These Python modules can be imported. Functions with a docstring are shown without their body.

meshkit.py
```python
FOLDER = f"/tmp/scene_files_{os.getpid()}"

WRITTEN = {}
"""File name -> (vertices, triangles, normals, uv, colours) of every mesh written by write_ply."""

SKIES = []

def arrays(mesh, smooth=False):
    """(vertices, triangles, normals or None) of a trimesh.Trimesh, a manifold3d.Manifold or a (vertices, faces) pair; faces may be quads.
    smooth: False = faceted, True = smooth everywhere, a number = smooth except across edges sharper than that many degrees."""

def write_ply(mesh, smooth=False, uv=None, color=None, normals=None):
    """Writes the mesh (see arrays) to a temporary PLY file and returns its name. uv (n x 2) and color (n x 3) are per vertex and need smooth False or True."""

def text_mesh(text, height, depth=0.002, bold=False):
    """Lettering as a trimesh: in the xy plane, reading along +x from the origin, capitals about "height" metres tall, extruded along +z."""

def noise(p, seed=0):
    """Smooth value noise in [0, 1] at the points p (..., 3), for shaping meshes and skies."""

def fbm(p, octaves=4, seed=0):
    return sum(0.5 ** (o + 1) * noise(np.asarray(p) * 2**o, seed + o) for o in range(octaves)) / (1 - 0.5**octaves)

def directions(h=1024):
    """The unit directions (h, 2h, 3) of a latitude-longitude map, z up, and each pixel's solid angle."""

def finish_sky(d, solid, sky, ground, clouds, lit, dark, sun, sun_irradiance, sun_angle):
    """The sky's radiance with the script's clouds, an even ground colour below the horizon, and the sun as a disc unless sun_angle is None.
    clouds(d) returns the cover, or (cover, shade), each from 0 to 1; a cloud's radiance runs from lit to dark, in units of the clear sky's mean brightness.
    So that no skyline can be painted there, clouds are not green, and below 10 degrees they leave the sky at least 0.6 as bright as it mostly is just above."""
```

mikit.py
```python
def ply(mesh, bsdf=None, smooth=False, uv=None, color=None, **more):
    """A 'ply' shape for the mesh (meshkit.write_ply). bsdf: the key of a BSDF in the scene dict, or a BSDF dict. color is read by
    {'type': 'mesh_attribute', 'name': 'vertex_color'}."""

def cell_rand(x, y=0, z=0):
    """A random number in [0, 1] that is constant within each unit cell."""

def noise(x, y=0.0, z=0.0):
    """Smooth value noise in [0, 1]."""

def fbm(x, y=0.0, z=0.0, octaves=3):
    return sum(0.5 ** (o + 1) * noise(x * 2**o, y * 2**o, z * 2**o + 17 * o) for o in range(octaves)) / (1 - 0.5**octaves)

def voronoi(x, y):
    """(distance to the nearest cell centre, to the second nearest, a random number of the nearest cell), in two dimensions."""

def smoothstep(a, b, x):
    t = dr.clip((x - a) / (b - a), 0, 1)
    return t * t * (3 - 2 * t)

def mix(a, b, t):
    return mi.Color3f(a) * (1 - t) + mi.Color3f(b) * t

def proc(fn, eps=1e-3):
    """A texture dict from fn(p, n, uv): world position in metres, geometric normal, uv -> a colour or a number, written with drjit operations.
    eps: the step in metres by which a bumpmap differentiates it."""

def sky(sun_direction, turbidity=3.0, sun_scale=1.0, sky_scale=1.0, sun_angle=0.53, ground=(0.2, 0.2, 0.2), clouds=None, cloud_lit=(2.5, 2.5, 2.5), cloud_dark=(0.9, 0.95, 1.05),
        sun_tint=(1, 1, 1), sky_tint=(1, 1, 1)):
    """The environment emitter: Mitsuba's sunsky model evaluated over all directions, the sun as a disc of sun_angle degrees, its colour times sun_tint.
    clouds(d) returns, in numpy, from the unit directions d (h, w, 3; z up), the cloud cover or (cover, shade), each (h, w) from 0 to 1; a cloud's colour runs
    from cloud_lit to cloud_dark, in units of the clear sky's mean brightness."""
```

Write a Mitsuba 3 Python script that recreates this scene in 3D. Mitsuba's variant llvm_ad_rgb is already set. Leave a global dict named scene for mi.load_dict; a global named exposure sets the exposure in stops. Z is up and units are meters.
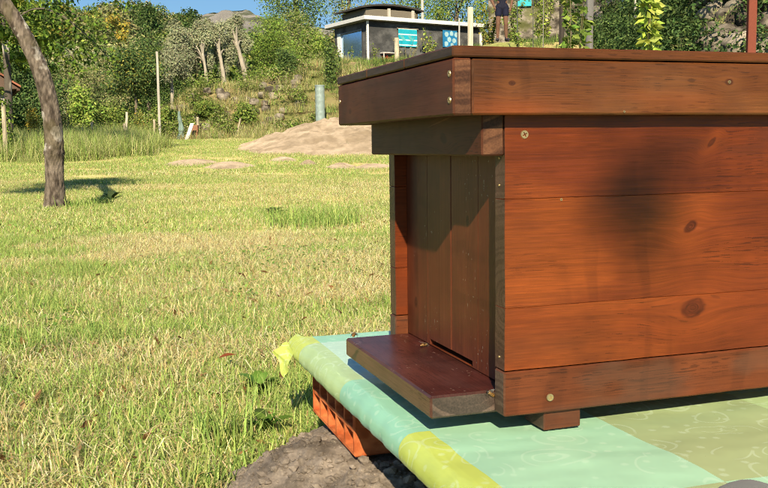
import math
import numpy as np, trimesh, mitsuba as mi, mikit, meshkit, drjit as dr
import manifold3d as m3

T = mi.ScalarTransform4f
scene, labels = {}, {}

# ---------------------------------------------------------------- camera, sky, exposure
CAM = np.array([-0.40035, -0.82629, 0.47518])
YAW, PITCH, ROLL, FPX = 0.31997, 0.10587, -0.01277, 920.0
_cy, _sy = math.cos(YAW), math.sin(YAW)
FW = np.array([_sy * math.cos(PITCH), _cy * math.cos(PITCH), -math.sin(PITCH)])
RT0 = np.array([_cy, -_sy, 0.0])
UP0 = np.cross(RT0, FW)
UPV = -math.sin(ROLL) * RT0 + math.cos(ROLL) * UP0
scene['camera'] = {'type': 'perspective', 'fov': 2 * math.degrees(math.atan(384 / FPX)), 'fov_axis': 'x', 'near_clip': 0.02, 'far_clip': 6000.0,
                   'to_world': T().look_at(origin=CAM.tolist(), target=(CAM + FW).tolist(), up=UPV.tolist())}
SUN = np.array([-0.2586, -0.81, 0.526])
scene['daylight'] = mikit.sky(SUN.tolist(), turbidity=2.5, sky_scale=0.58, ground=(0.13, 0.15, 0.07), sun_tint=(0.90, 0.97, 1.01), sky_tint=(0.72, 0.92, 1.12))
exposure = 2.65

F2 = np.array([_sy, _cy])            # horizontal view direction: the axis the terrain is laid out along
R2 = np.array([_cy, -_sy])


# ---------------------------------------------------------------- terrain
def sst(a, b, x):
    t = np.clip((np.asarray(x, float) - a) / (b - a), 0, 1)
    return t * t * (3 - 2 * t)


def aD_to_xy(a, D):
    a, D = np.asarray(a, float), np.asarray(D, float)
    return np.stack([CAM[0] + a * R2[0] + D * F2[0], CAM[1] + a * R2[1] + D * F2[1]], -1)


def xy_to_aD(x, y):
    dx, dy = np.asarray(x, float) - CAM[0], np.asarray(y, float) - CAM[1]
    return dx * R2[0] + dy * R2[1], dx * F2[0] + dy * F2[1]


def nz(x, y, s, seed=0):
    x, y = np.broadcast_arrays(np.asarray(x, float), np.asarray(y, float))
    return meshkit.fbm(np.stack([x * s, y * s, np.full_like(x, 3.7)], -1), 3, seed)


def h_aD(a, D):
    a, D = np.broadcast_arrays(np.asarray(a, float), np.asarray(D, float))
    z = np.interp(D, [-20, 0, 8, 10, 15, 20, 26, 40, 70, 120, 200, 320], [0, 0, 0, .02, .13, .42, .75, .85, 2.4, 8.6, 20.5, 28])
    left = 1.55 * sst(-8.2, -5.4, a) + 0.85 * sst(-5, -1, a)                    # terrace height
    start = 26 - 5 * sst(1.0, 3.2, a)
    wid = 4 + 1.0 * sst(0, 4, a)
    step = sst(0, 1, (D - start) / wid)
    bank = left * step * (1 - 0.85 * sst(45, 90, D))
    right = 0.15 * sst(2.0, 3.3, a) * step * (1 - sst(45, 90, D))
    hillr = 3.2 * sst(-1.3, 1.0, a - 4.3 - .22 * (D - 14)) * sst(9, 14, D) * (1 - .6 * sst(18, 26, D)) * (1 - sst(45, 90, D))
    hillr = hillr + (4.4 * sst(-32, -48, a) - 3.5 * sst(-46, -34, a)) * sst(90, 190, D)
    x, y = aD_to_xy(a, D)[..., 0], aD_to_xy(a, D)[..., 1]
    rough = (nz(x, y, 0.9) - .5) * 0.07 * sst(2, 7, D) + (nz(x, y, .16, 5) - .5) * 0.35 * sst(24, 34, D) + (nz(x, y, .02, 9) - .5) * 9 * sst(80, 180, D)
    return z + bank + right + hillr + rough


def ground_z(x, y):
    a, D = xy_to_aD(x, y)
    return h_aD(a, D)


def put(px, D, dz=0.0):
    """Ground point D metres ahead on the bearing of picture column px."""
    a = (px - 384) / FPX * D
    x, y = aD_to_xy(a, D)
    return np.array([x, y, float(h_aD(a, D)) + dz])


def zat(py, D):
    """Height that picture row py sees D metres ahead (near the picture's middle)."""
    return CAM[2] + (146.0 - py) * D / FPX


def surf(px, row, d0=8.0, d1=60.0):
    """First ground point met on the bearing px whose rise reaches picture row."""
    D = np.arange(d0, d1, .1)
    hit = np.nonzero(h_aD((px - 384) / FPX * D, D) >= zat(row + .0128 * (px - 384), D))[0]
    return put(px, D[hit[0]] if len(hit) else d1)


# ---------------------------------------------------------------- helpers
def num(base):
    if base not in scene and base not in labels:
        return base
    i = 1
    while f'{base}_{i:03d}' in scene or f'{base}_{i:03d}' in labels:
        i += 1
    return f'{base}_{i:03d}'


def thing(name, label, cat, group=None):
    k = num(name)
    labels[k] = {'label': label, 'category': cat}
    if group:
        labels[k]['group'] = group
    return k


def add(key, mesh, bsdf, smooth=False, uv=None, color=None, to_world=None):
    k = num(key)
    more = {'to_world': to_world} if to_world is not None else {}
    scene[k] = mikit.ply(mesh, bsdf, smooth=smooth, uv=uv, color=color, **more)
    return k


def part(parent, name, mesh, bsdf, smooth=False, color=None, label=None, uv=None):
    k = add(parent + '__' + name, mesh, bsdf, smooth, uv=uv, color=color)
    if label:
        labels[k] = {'label': label}
    return k


def vc(mesh_v, c):
    c = np.asarray(c, float)
    return np.tile(c, (len(mesh_v), 1)) if c.ndim == 1 else c


def chbox(x0, x1, y0, y1, z0, z1, b=0.0015):
    pts = []
    for sx, X, dx in ((0, x0, b), (1, x1, -b)):
        for Y, dy in ((y0, b), (y1, -b)):
            for Z, dz in ((z0, b), (z1, -b)):
                pts += [(X, Y + dy, Z + dz), (X + dx, Y, Z + dz), (X + dx, Y + dy, Z)]
    return m3.Manifold.hull_points(np.array(pts, np.float64))


def mesh_of(man):
    m = man.to_mesh()
    return np.array(m.vert_properties[:, :3], float), np.array(m.tri_verts, int)


def rotz(v, deg, c=(0, 0, 0)):
    a = math.radians(deg)
    c = np.asarray(c, float)
    R = np.array([[math.cos(a), -math.sin(a), 0], [math.sin(a), math.cos(a), 0], [0, 0, 1]])
    return (np.asarray(v) - c) @ R.T + c


def frame_box(origin, ex, ey, lo, hi, b=0.004):
    """Chamfered box in a frame: ex, ey horizontal unit axes, z up."""
    v, f = mesh_of(chbox(lo[0], hi[0], lo[1], hi[1], lo[2], hi[2], b))
    ex, ey = np.asarray(ex, float), np.asarray(ey, float)
    w = np.asarray(origin, float) + v[:, :1] * np.r_[ex, 0] + v[:, 1:2] * np.r_[ey, 0] + v[:, 2:3] * np.array([0, 0, 1.0])
    if ex[0] * ey[1] - ex[1] * ey[0] < 0:
        f = f[:, ::-1]
    return w, f


def cat(meshes):
    vs, fs, o = [], [], 0
    for v, f in meshes:
        vs.append(v)
        fs.append(np.asarray(f) + o)
        o += len(v)
    return np.vstack(vs), np.vstack(fs)


def tube(path, rad, n=10, cap=True, rough=0.0, rng=None):
    path = np.asarray(path, float)
    rad = np.broadcast_to(np.asarray(rad, float), (len(path),))
    t = np.gradient(path, axis=0)
    t /= np.linalg.norm(t, axis=1, keepdims=True) + 1e-12
    ref = np.array([0.31, 0.93, 0.17])
    if abs(t[0] @ ref) > .9:
        ref = np.array([1., 0, 0])
    u = np.cross(t, ref)
    u /= np.linalg.norm(u, axis=1, keepdims=True)
    w = np.cross(t, u)
    ang = np.arange(n) * 2 * np.pi / n
    ring = np.cos(ang)[None, :, None] * u[:, None] + np.sin(ang)[None, :, None] * w[:, None]
    r = rad[:, None, None] * np.ones((1, n, 1))
    if rough and rng is not None:
        r = r * (1 + rough * (rng.random((len(path), n, 1)) - .5))
    v = (path[:, None] + ring * r).reshape(-1, 3)
    i, j = np.meshgrid(np.arange(len(path) - 1), np.arange(n), indexing='ij')
    a, b = i * n + j, i * n + (j + 1) % n
    f = np.concatenate([np.stack([a, b, b + n], -1).reshape(-1, 3), np.stack([a, b + n, a + n], -1).reshape(-1, 3)])
    if cap:
        v = np.vstack([v, path[0], path[-1]])
        k = np.arange(n)
        L = (len(path) - 1) * n
        f = np.vstack([f, np.stack([np.full(n, len(v) - 2), (k + 1) % n, k], 1), np.stack([np.full(n, len(v) - 1), L + k, L + (k + 1) % n], 1)])
    return v, f


def smooth_path(pts, n):
    from scipy.interpolate import CubicSpline
    pts = np.asarray(pts, float)
    s = np.r_[0, np.cumsum(np.linalg.norm(np.diff(pts, axis=0), axis=1))]
    return CubicSpline(s, pts)(np.linspace(0, s[-1], n)), np.linspace(0, s[-1], n) / s[-1]


def unit(v):
    return v / (np.linalg.norm(v, axis=-1, keepdims=True) + 1e-12)


def leafset(c, n, up, size, aspect, col, rng, fold=0.25):
    """One diamond leaf folded along its midrib per row of c: centre c, normal n, long axis along up made square to n; col per leaf."""
    N = len(c)
    n = unit(n)
    t = unit(up - n * (up * n).sum(1, keepdims=True))
    s = np.cross(n, t)
    size = np.broadcast_to(size, (N,))[:, None]
    L, W = size * .5, size * .5 * aspect
    base, tip = c - t * L, c + t * L
    l = c - s * W + n * W * fold
    r = c + s * W + n * W * fold
    v = np.stack([base, r, tip, l], 1).reshape(-1, 3)
    k = np.arange(N)[:, None] * 4
    f = np.concatenate([k + [0, 1, 2], k + [0, 2, 3]], 0)
    return v, f, np.repeat(col, 4, axis=0)


def pick(palette, w, n, rng, jit=.18):
    p = np.asarray(palette, float)
    c = p[rng.choice(len(p), n, p=np.asarray(w, float) / np.sum(w))]
    return np.clip(c * (1 + jit * rng.standard_normal((n, 1))) * (1 + .06 * rng.standard_normal((n, 3))), .004, .9)


def lobes_leaves(lobes, count, size, palette, w, rng, aspect=.6, shell=.55, droop=.3, flat=.0):
    """Leaves spread through ellipsoid lobes [(centre, (rx, ry, rz))], thicker near each lobe's skin."""
    vol = np.array([r[0] * r[1] + r[1] * r[2] + r[0] * r[2] for _, r in lobes])
    which = rng.choice(len(lobes), count, p=vol / vol.sum())
    C = np.array([c for c, _ in lobes])[which]
    Rr = np.array([r for _, r in lobes])[which]
    d = unit(rng.standard_normal((count, 3)))
    rad = (shell + (1 - shell) * rng.random((count, 1)) ** .7) * (1 + .16 * rng.standard_normal((count, 1)))
    c = C + d * Rr * rad
    n = unit(d / Rr * Rr.mean() * .8 + .55 * rng.standard_normal((count, 3)) + [-.12, -.35, .55])
    up = unit(rng.standard_normal((count, 3)) + d * .6 - [0, 0, droop * 2])
    tone = (.92 + .42 * rng.random(len(lobes)))[which][:, None]
    col = pick(palette, w, count, rng) * tone
    return leafset(c, n, up, size * (.7 + .6 * rng.random(count)), aspect, col, rng)


# ---------------------------------------------------------------- materials
def rgbt(c):
    return {'type': 'rgb', 'value': [float(x) for x in c]}


VC = {'type': 'mesh_attribute', 'name': 'vertex_color'}
scene['foliage'] = {'type': 'principledthin', 'base_color': VC, 'roughness': .55, 'spec_trans': 0.0, 'diff_trans': 0.38, 'eta': 1.35}
scene['grass_mat'] = {'type': 'principledthin', 'base_color': VC, 'roughness': .6, 'spec_trans': 0.0, 'diff_trans': 0.4, 'eta': 1.3}
scene['matte'] = {'type': 'twosided', 'bsdf': {'type': 'principled', 'base_color': VC, 'roughness': .85, 'specular': .25}}
scene['semi'] = {'type': 'twosided', 'bsdf': {'type': 'principled', 'base_color': VC, 'roughness': .42, 'specular': .5}}
scene['screw_metal'] = {'type': 'principled', 'base_color': rgbt((.55, .42, .22)), 'metallic': .9, 'roughness': .42}
scene['wing_film'] = {'type': 'principledthin', 'base_color': rgbt((.75, .74, .68)), 'roughness': .25, 'spec_trans': .6, 'diff_trans': 1.0, 'eta': 1.4}
scene['window_glass'] = {'type': 'twosided', 'bsdf': {'type': 'blendbsdf', 'weight': .8, 'dark': {'type': 'principled', 'base_color': rgbt((.02, .025, .03)), 'roughness': .06, 'specular': .9}, 'film': {'type': 'roughconductor', 'alpha': .03, 'specular_reflectance': rgbt((.50, .72, 1.0))}}}

N_, FB, SS, MX = mikit.noise, mikit.fbm, mikit.smoothstep, mikit.mix


def wood(u, v, w, dark, mid, light, knots=(), seed=0.0, weather=.0, grey=(.2, .16, .13)):
    """Stained board: u along the grain, v across it, w the third way, in metres."""
    vv = v + seed
    core = mi.Float(0.0)
    halo = mi.Float(0.0)
    ringk = mi.Float(0.0)
    for ku, kv, r, tilt in knots:
        du, dv = (u - ku) / (r * 1.5), (v - kv - tilt * (u - ku)) / r
        d2 = du * du + dv * dv
        vv = vv + (v - kv) * -.85 * dr.exp(-d2 * .16) + .004 * dr.exp(-d2 * .05)
        wob = d2 * (.7 + .6 * N_(u * 160, v * 160, seed))
        core = dr.maximum(core, 1 - SS(.35, 1.0, wob))
        ringk = ringk + dr.exp(-d2 * .5) * dr.sqrt(wob) * 2
        halo = dr.maximum(halo, dr.exp(-d2 * .14))
    warp = (FB(u * 1.5, vv * 5 + seed * 3, w * 6, 3) - .5) * .014 + (N_(u * 9, vv * 30, w * 20) - .5) * .0009
    r = vv + warp
    band = FB(r * 120, u * .8 + seed, w * 30, 3)
    line = SS(.50, .78, N_(r * 300, u * 1.3, seed))
    hair = SS(.50, .80, N_(r * 820, u * 5, seed + 2))
    fib = N_(r * 2200, u * 60, w * 900)
    big = FB(u * 6 + seed, v * 11, w * 9, 4)
    c = MX(mi.Color3f(dark) * .25 + mi.Color3f(mid) * .75, mid, SS(.25, .6, band))
    c = MX(c, light, SS(.40, .72, big) * .9)
    c = c * .44 * (1 - .09 * line) * (1 - .13 * hair) * (.80 + .40 * fib)
    c = c * (1 - .34 * SS(.48, .74, FB(u * 6 + seed, v * 10 + 3, 2.0 + seed, 5))) * (.86 + .28 * FB(u * 40, v * 60, seed, 3))
    fleck = SS(.70, .78, N_(u * 75, r * 1250, seed + 6)) * SS(.42, .6, N_(u * 6, v * 26, seed + 9))
    c = c * (1 - .42 * fleck)
    drip = SS(.60, .74, N_(u * 55 + FB(u * 9, v * 9, 1.0) * 2, v * 5, seed + 1)) * SS(.5, .7, N_(u * 7, v * 3, seed + 5))
    c = c * (1 - .16 * drip)
    scr = SS(.80, .86, N_(u * 26 + v * 190, v * 14 - u * 3, seed)) * SS(.66, .8, N_(u * 9, v * 22, seed + 4))
    c = MX(c, mi.Color3f(light) * .9 + .02, .35 * scr)
    c = MX(c, mi.Color3f(light) * .62, .22 * halo * (1 - core))
    c = MX(c, mi.Color3f(dark) * (.14 + .55 * N_(ringk * 9, u * 130, v * 130)), .78 * core)
    if weather:
        c = MX(c, grey, weather * SS(.45, .75, FB(u * 16 + 3, v * 30 + seed, w * 30, 4)))
    return c


def endgrain(a, b, dark, light, cx, cy):
    r = dr.sqrt(dr.square(a - cx) + dr.square(b - cy)) + (FB(a * 60, b * 60) - .5) * .004
    c = MX(dark, light, SS(.3, .7, N_(r * 420, a * 8, b * 8)))
    return c * (.75 + .5 * N_(a * 900, b * 900)) * (.75 + .5 * FB(a * 45, b * 45, 2.0))


HZ = 0.2                                                      # the hive's underside above the lawn


def side_fn(p, n, uv):                                        # long side boards, grain along x; ends facing -x read as end grain
    z = p.z - HZ
    plank = dr.select(z > .2213, 2.31, dr.select(z > .1117, 1.17, 0.43))
    c = wood(p.x, z, p.y, (.14, .024, .005), (.30, .056, .010), (.45, .100, .016),
             knots=((.2181, .1852, .0066, .35), (.2242, .0971, .0125, .10), (.2434, .2752, .0042, .8), (.47, .15, .008, .1)), seed=plank)
    dirt = SS(.5, .8, FB(p.x * 9, z * 40, 3.0, 4)) * (.3 + .7 * SS(.24, .30, z) + .35 * (1 - SS(.05, .10, z)))
    c = MX(c, (.045, .015, .007), dirt * .6)
    e = endgrain(p.y, z, (.060, .028, .019), (.085, .044, .031), .0, .12)
    inner = SS(.9, .99, n.y)
    c = MX(c, mi.Color3f(.24, .042, .008), inner * .7)
    return MX(c, e, SS(.6, .9, dr.abs(n.x)))


def rail_fn(p, n, uv):
    z = p.z - HZ
    c = wood(p.x, z, p.y, (.12, .030, .010), (.26, .066, .019), (.36, .105, .032), knots=((.36, .02, .006, .1),), seed=5.1, weather=.35, grey=(.085, .05, .033))
    e = endgrain(p.y, z, (.065, .042, .030), (.10, .066, .047), .01, -.05)
    return MX(c, e, SS(.6, .9, dr.abs(n.x)))


def roof_fn(p, n, uv):                                        # roof boards along x, weathered
    z = p.z - HZ
    c = wood(p.x, z, p.y, (.10, .026, .007), (.24, .072, .017), (.37, .135, .038), knots=((-.0028, .3336, .0030, 0.), (.2463, .337, .0042, 0.), (.40, .33, .006, .1)), seed=8.3, weather=.35, grey=(.11, .05, .024))
    red = SS(.45, .75, FB(p.x * 6 + 9, z * 20, 1.0, 3)) * (1 - SS(.31, .335, z))
    c = MX(c, (.22, .05, .010), red * .6)
    lid = SS(.3569, .3573, z)
    e = MX(endgrain(p.y, z, (.045, .026, .017), (.10, .055, .035), .0, .36), mi.Color3f(.045, .027, .019) * (.6 + .8 * FB(p.y * 40, z * 300, 1.0)), lid)
    return MX(c, e, SS(.6, .9, dr.abs(n.x)))


def lid_fn(p, n, uv):                                         # lid boards along y, and the roof's front board and lintel
    z = p.z - HZ
    flat = SS(.5, .9, dr.abs(n.z))
    c = wood(p.y, dr.lerp(z, p.x, flat), dr.lerp(p.x, z, flat), (.085, .022, .010), (.17, .045, .019), (.26, .075, .032),
             knots=((.3226, .3209, .0042, 0.), (.10, .283, .007, .2)), seed=3.3, weather=.3, grey=(.065, .034, .022))
    e = endgrain(p.x, z, (.05, .02, .011), (.12, .052, .027), -.055, .40)
    return MX(c, e, SS(.6, .9, dr.abs(n.y)))


def panel_fn(p, n, uv):                                       # entrance wall, upright boards
    z = p.z - HZ
    pl = dr.floor((p.y + .021) / .0779)
    c = wood(z, p.y, p.x, (.115, .026, .011), (.225, .053, .021), (.31, .082, .033), knots=((.19, .13, .005, 0.), (.07, .30, .006, 0.)), seed=0.7 + 1.9 * mikit.cell_rand(pl, 3, 1))
    spot = SS(.91, .93, N_(p.y * 330, z * 190, 4.0)) * SS(.74, .8, N_(p.y * 23, z * 17, 8.0))
    c = MX(c, (.32, .28, .23), spot * .35)
    return c


def landing_fn(p, n, uv):
    z = p.z - HZ
    c = wood(p.y, p.x, z, (.060, .014, .012), (.12, .028, .020), (.17, .046, .030), knots=((.235, -.028, .0045, 0.),), seed=4.9, weather=.25, grey=(.10, .045, .04))
    spot = SS(.88, .91, N_(p.y * 260, p.x * 330, 4.0)) * SS(.66, .76, N_(p.y * 20, p.x * 26, 8.0))
    c = MX(c, (.28, .2, .16), spot * .4)
    e = endgrain(p.x, z, (.05, .034, .027), (.105, .07, .055), -.03, .06)
    raw = wood(p.y, z, p.x, (.15, .066, .045), (.27, .125, .085), (.36, .175, .12), seed=2.2)
    c = MX(c, raw, SS(.6, .9, -n.x))
    return MX(c, e, SS(.6, .9, dr.abs(n.y)))


def cloth_fn(p, n, uv):
    """Printed oilcloth: patchwork squares with pale scrolls and stars. uv runs over the flat cloth in metres."""
    x, y = uv.x, uv.y
    cx, cy = dr.floor((x + .061) / .19), dr.floor((y - .053) / .229)
    k = cx + cy * 2
    mint, lime, sage, teal, olive = (.31, .54, .38), (.44, .52, .11), (.36, .49, .25), (.25, .50, .37), (.30, .38, .20)
    c = mi.Color3f(mint)
    for (ix, iy), col in {(-1, -1): lime, (-1, 0): teal, (-1, 1): sage, (-1, 2): lime, (0, -1): mint, (0, 0): mint, (0, 1): (.38, .55, .46), (0, 2): teal, (1, -1): olive, (1, 0): olive,
                          (1, -2): mint, (0, -2): olive, (-1, -2): sage, (2, -1): sage, (2, -2): lime, (2, 0): teal, (3, -1): mint, (1, 1): sage, (1, 2): lime}.items():
        c = dr.select((cx == ix) & (cy == iy), mi.Color3f(col), c)
    wx, wy = x + (N_(x * 14, y * 14, 2.0) - .5) * .05, y + (N_(x * 14, y * 14, 7.0) - .5) * .05
    d1, d2, r = mikit.voronoi(wx * 17, wy * 17)
    swirl = (1 - SS(.012, .035, dr.abs(d1 - .36))) * SS(.35, .5, N_(x * 40, y * 40, 3.0))
    swirl = dr.maximum(swirl, (1 - SS(.012, .03, dr.abs(d1 - .17))) * SS(.4, .55, N_(x * 60, y * 60, 6.0)))
    s1, s2, r2 = mikit.voronoi(x * 42 + 3, y * 42 + 8)
    star = (1 - SS(.08, .2, s1 * (.7 + .6 * N_(x * 160, y * 160, 1.0)))) * SS(.45, .55, r2)
    c = MX(c, mi.Color3f(.58, .70, .58), .21 * dr.maximum(swirl, star))
    return c * (.96 + .14 * FB(x * 30, y * 30, 1.0))


def ground_fn(p, n, uv):
    g = FB(p.x * 1.3, p.y * 1.3, 1.0, 4)
    f = FB(p.x * 22, p.y * 22, 2.0, 4)
    dry = MX((.40, .33, .15), (.22, .25, .07), SS(.4, .62, g))
    c = dry * (.55 + .9 * f)
    D = (p.x + .4) * float(F2[0]) + (p.y + .826) * float(F2[1])
    far = MX((.055, .075, .022), (.13, .115, .035), SS(.42, .62, FB(p.x * .09, p.y * .09, 4.0, 4)))
    far = MX(MX((.10, .11, .035), (.24, .185, .10), SS(.4, .6, FB(p.x * .7, p.y * .7, p.z * 2, 4))), far, SS(40, 55, D))
    rock = MX((.17, .16, .15), (.075, .08, .055), SS(.45, .6, FB(p.x * .05, p.y * .05, p.z * .12, 5)))
    c = MX(c, far * (.6 + .8 * FB(p.x * .6, p.y * .6, 3.0, 3)), SS(23, 30, D))
    return MX(c, rock, SS(330, 460, D))


def soil_fn(p, n, uv):
    f = FB(p.x * 38, p.y * 38, p.z * 38, 5)
    g = FB(p.x * 4, p.y * 4, 2.0, 3)
    c = MX((.115, .094, .077), (.235, .195, .163), SS(.3, .7, f))
    speck = SS(.78, .86, N_(p.x * 420, p.y * 420, p.z * 420))
    return MX(c * (.8 + .4 * g) * (.75 + .5 * N_(p.x * 300, p.y * 300, p.z * 300)), (.28, .24, .19), speck * .5)


def mound_fn(p, n, uv):
    f = FB(p.x * 5, p.y * 5, p.z * 5, 5)
    return MX((.28, .215, .15), (.41, .325, .24), SS(.3, .7, f)) * (.82 + .36 * FB(p.x * 16, p.y * 16, p.z * 16, 3)) * (.8 + .4 * FB(p.x * .9, p.y * .9, 1.0, 3))


def bark_fn(p, n, uv):
    f = FB(p.x * 30, p.y * 30, p.z * 9, 5)
    c = MX((.055, .042, .033), (.17, .138, .112), SS(.3, .68, f))
    lich = SS(.60, .67, FB(p.x * 11 + 3, p.y * 11, p.z * 8, 4))
    band = .5 + .5 * N_(2.0, 5.0, p.z * 4.5)
    c = MX(c, (.42, .39, .35), lich * SS(.5, .8, band) * .8)
    moss = SS(.58, .7, FB(p.x * 7, p.y * 7, p.z * 5 + 9, 3))
    c = c * (.6 + .8 * N_(p.x * 75, p.y * 75, p.z * 28))
    return MX(c, (.10, .085, .035), moss * .35)


def barkbump_fn(p, n, uv):
    return .012 * FB(p.x * 26, p.y * 26, p.z * 10, 5) + .004 * N_(p.x * 90, p.y * 90, p.z * 40)


def brick_fn(p, n, uv):
    f = FB(p.x * 70, p.y * 70, p.z * 70, 4)
    return MX((.38, .085, .025), (.56, .17, .06), SS(.3, .7, f)) * (.8 + .35 * FB(p.x * 12, p.y * 12, p.z * 12, 3))


def plaster_fn(p, n, uv):
    f = FB(p.x * 3, p.y * 3, p.z * 3, 5)
    return MX((.045, .046, .048), (.12, .12, .122), SS(.3, .7, f)) * (.7 + .6 * FB(p.x * 26, p.y * 26, p.z * 26, 3))


def stone_fn(p, n, uv):
    f = FB(p.x * 4, p.y * 4, p.z * 4, 5)
    c = MX((.06, .05, .04), (.30, .26, .21), SS(.34, .66, f)) * (.5 + .9 * FB(p.x * 22, p.y * 22, p.z * 22, 3))
    return MX(c, (.11, .12, .035), .7 * SS(.55, .7, FB(p.x * 1.7, p.y * 1.7, p.z * 1.7 + 4, 4)))


def princ(fn, rough, spec=.5, **kw):
    return {'type': 'principled', 'base_color': mikit.proc(fn), 'roughness': rough, 'specular': spec, **kw}


def bumpfib_u(p, n, uv):
    return .00022 * FB(p.x * 30, (p.z + p.y) * 900, 3.0, 3) + .0008 * FB(p.x * 12, p.z * 30, p.y * 30, 2)


scene['side_wood'] = {'type': 'bumpmap', 'arbitrary': {'type': 'proc', **{k: v for k, v in mikit.proc(bumpfib_u, 3e-4).items() if k != 'type'}}, 'scale': 1.0, 'bsdf': princ(side_fn, .40, .30)}
scene['rail_wood'] = princ(rail_fn, .55, .25)
scene['roof_wood'] = {'type': 'bumpmap', 'arbitrary': dict(scene['side_wood']['arbitrary']), 'scale': 1.3, 'bsdf': princ(roof_fn, .48, .28)}
scene['lid_wood'] = princ(lid_fn, .5, .22)
scene['panel_wood'] = princ(panel_fn, .45, .25)
scene['landing_wood'] = princ(landing_fn, .36, .55)
scene['oilcloth'] = {'type': 'twosided', 'bsdf': princ(cloth_fn, .32, .45)}
scene['ground_mat'] = {'type': 'twosided', 'bsdf': princ(ground_fn, .95, .1)}
scene['soil_mat'] = {'type': 'twosided', 'bsdf': princ(soil_fn, .95, .1)}
scene['mound_mat'] = {'type': 'twosided', 'bsdf': princ(mound_fn, .95, .1)}
scene['bark'] = {'type': 'twosided', 'bsdf': {'type': 'bumpmap', 'arbitrary': mikit.proc(barkbump_fn, 2e-3), 'scale': 1.8, 'bsdf': princ(bark_fn, .9, .15)}}
scene['terracotta'] = {'type': 'twosided', 'bsdf': princ(brick_fn, .85, .2)}
scene['dark_plaster'] = {'type': 'twosided', 'bsdf': princ(plaster_fn, .8, .3)}
scene['rubble'] = {'type': 'twosided', 'bsdf': princ(stone_fn, .92, .15)}


# ================================================================ THE SETTING
def sheet(Ds, half, n):
    s = np.linspace(-1, 1, n)
    A = s[None, :] * half(Ds)[:, None]
    Dg = np.broadcast_to(Ds[:, None], A.shape)
    xy = aD_to_xy(A, Dg)
    v = np.concatenate([xy, h_aD(A, Dg)[..., None]], -1).reshape(-1, 3)
    i, j = np.meshgrid(np.arange(len(Ds) - 1), np.arange(n - 1), indexing='ij')
    q = i * n + j
    f = np.concatenate([np.stack([q, q + 1, q + n + 1], -1).reshape(-1, 3), np.stack([q, q + n + 1, q + n], -1).reshape(-1, 3)])
    return v, f


def struct(name, label, kind='structure'):
    labels[name] = {'label': label, 'kind': kind}


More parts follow.
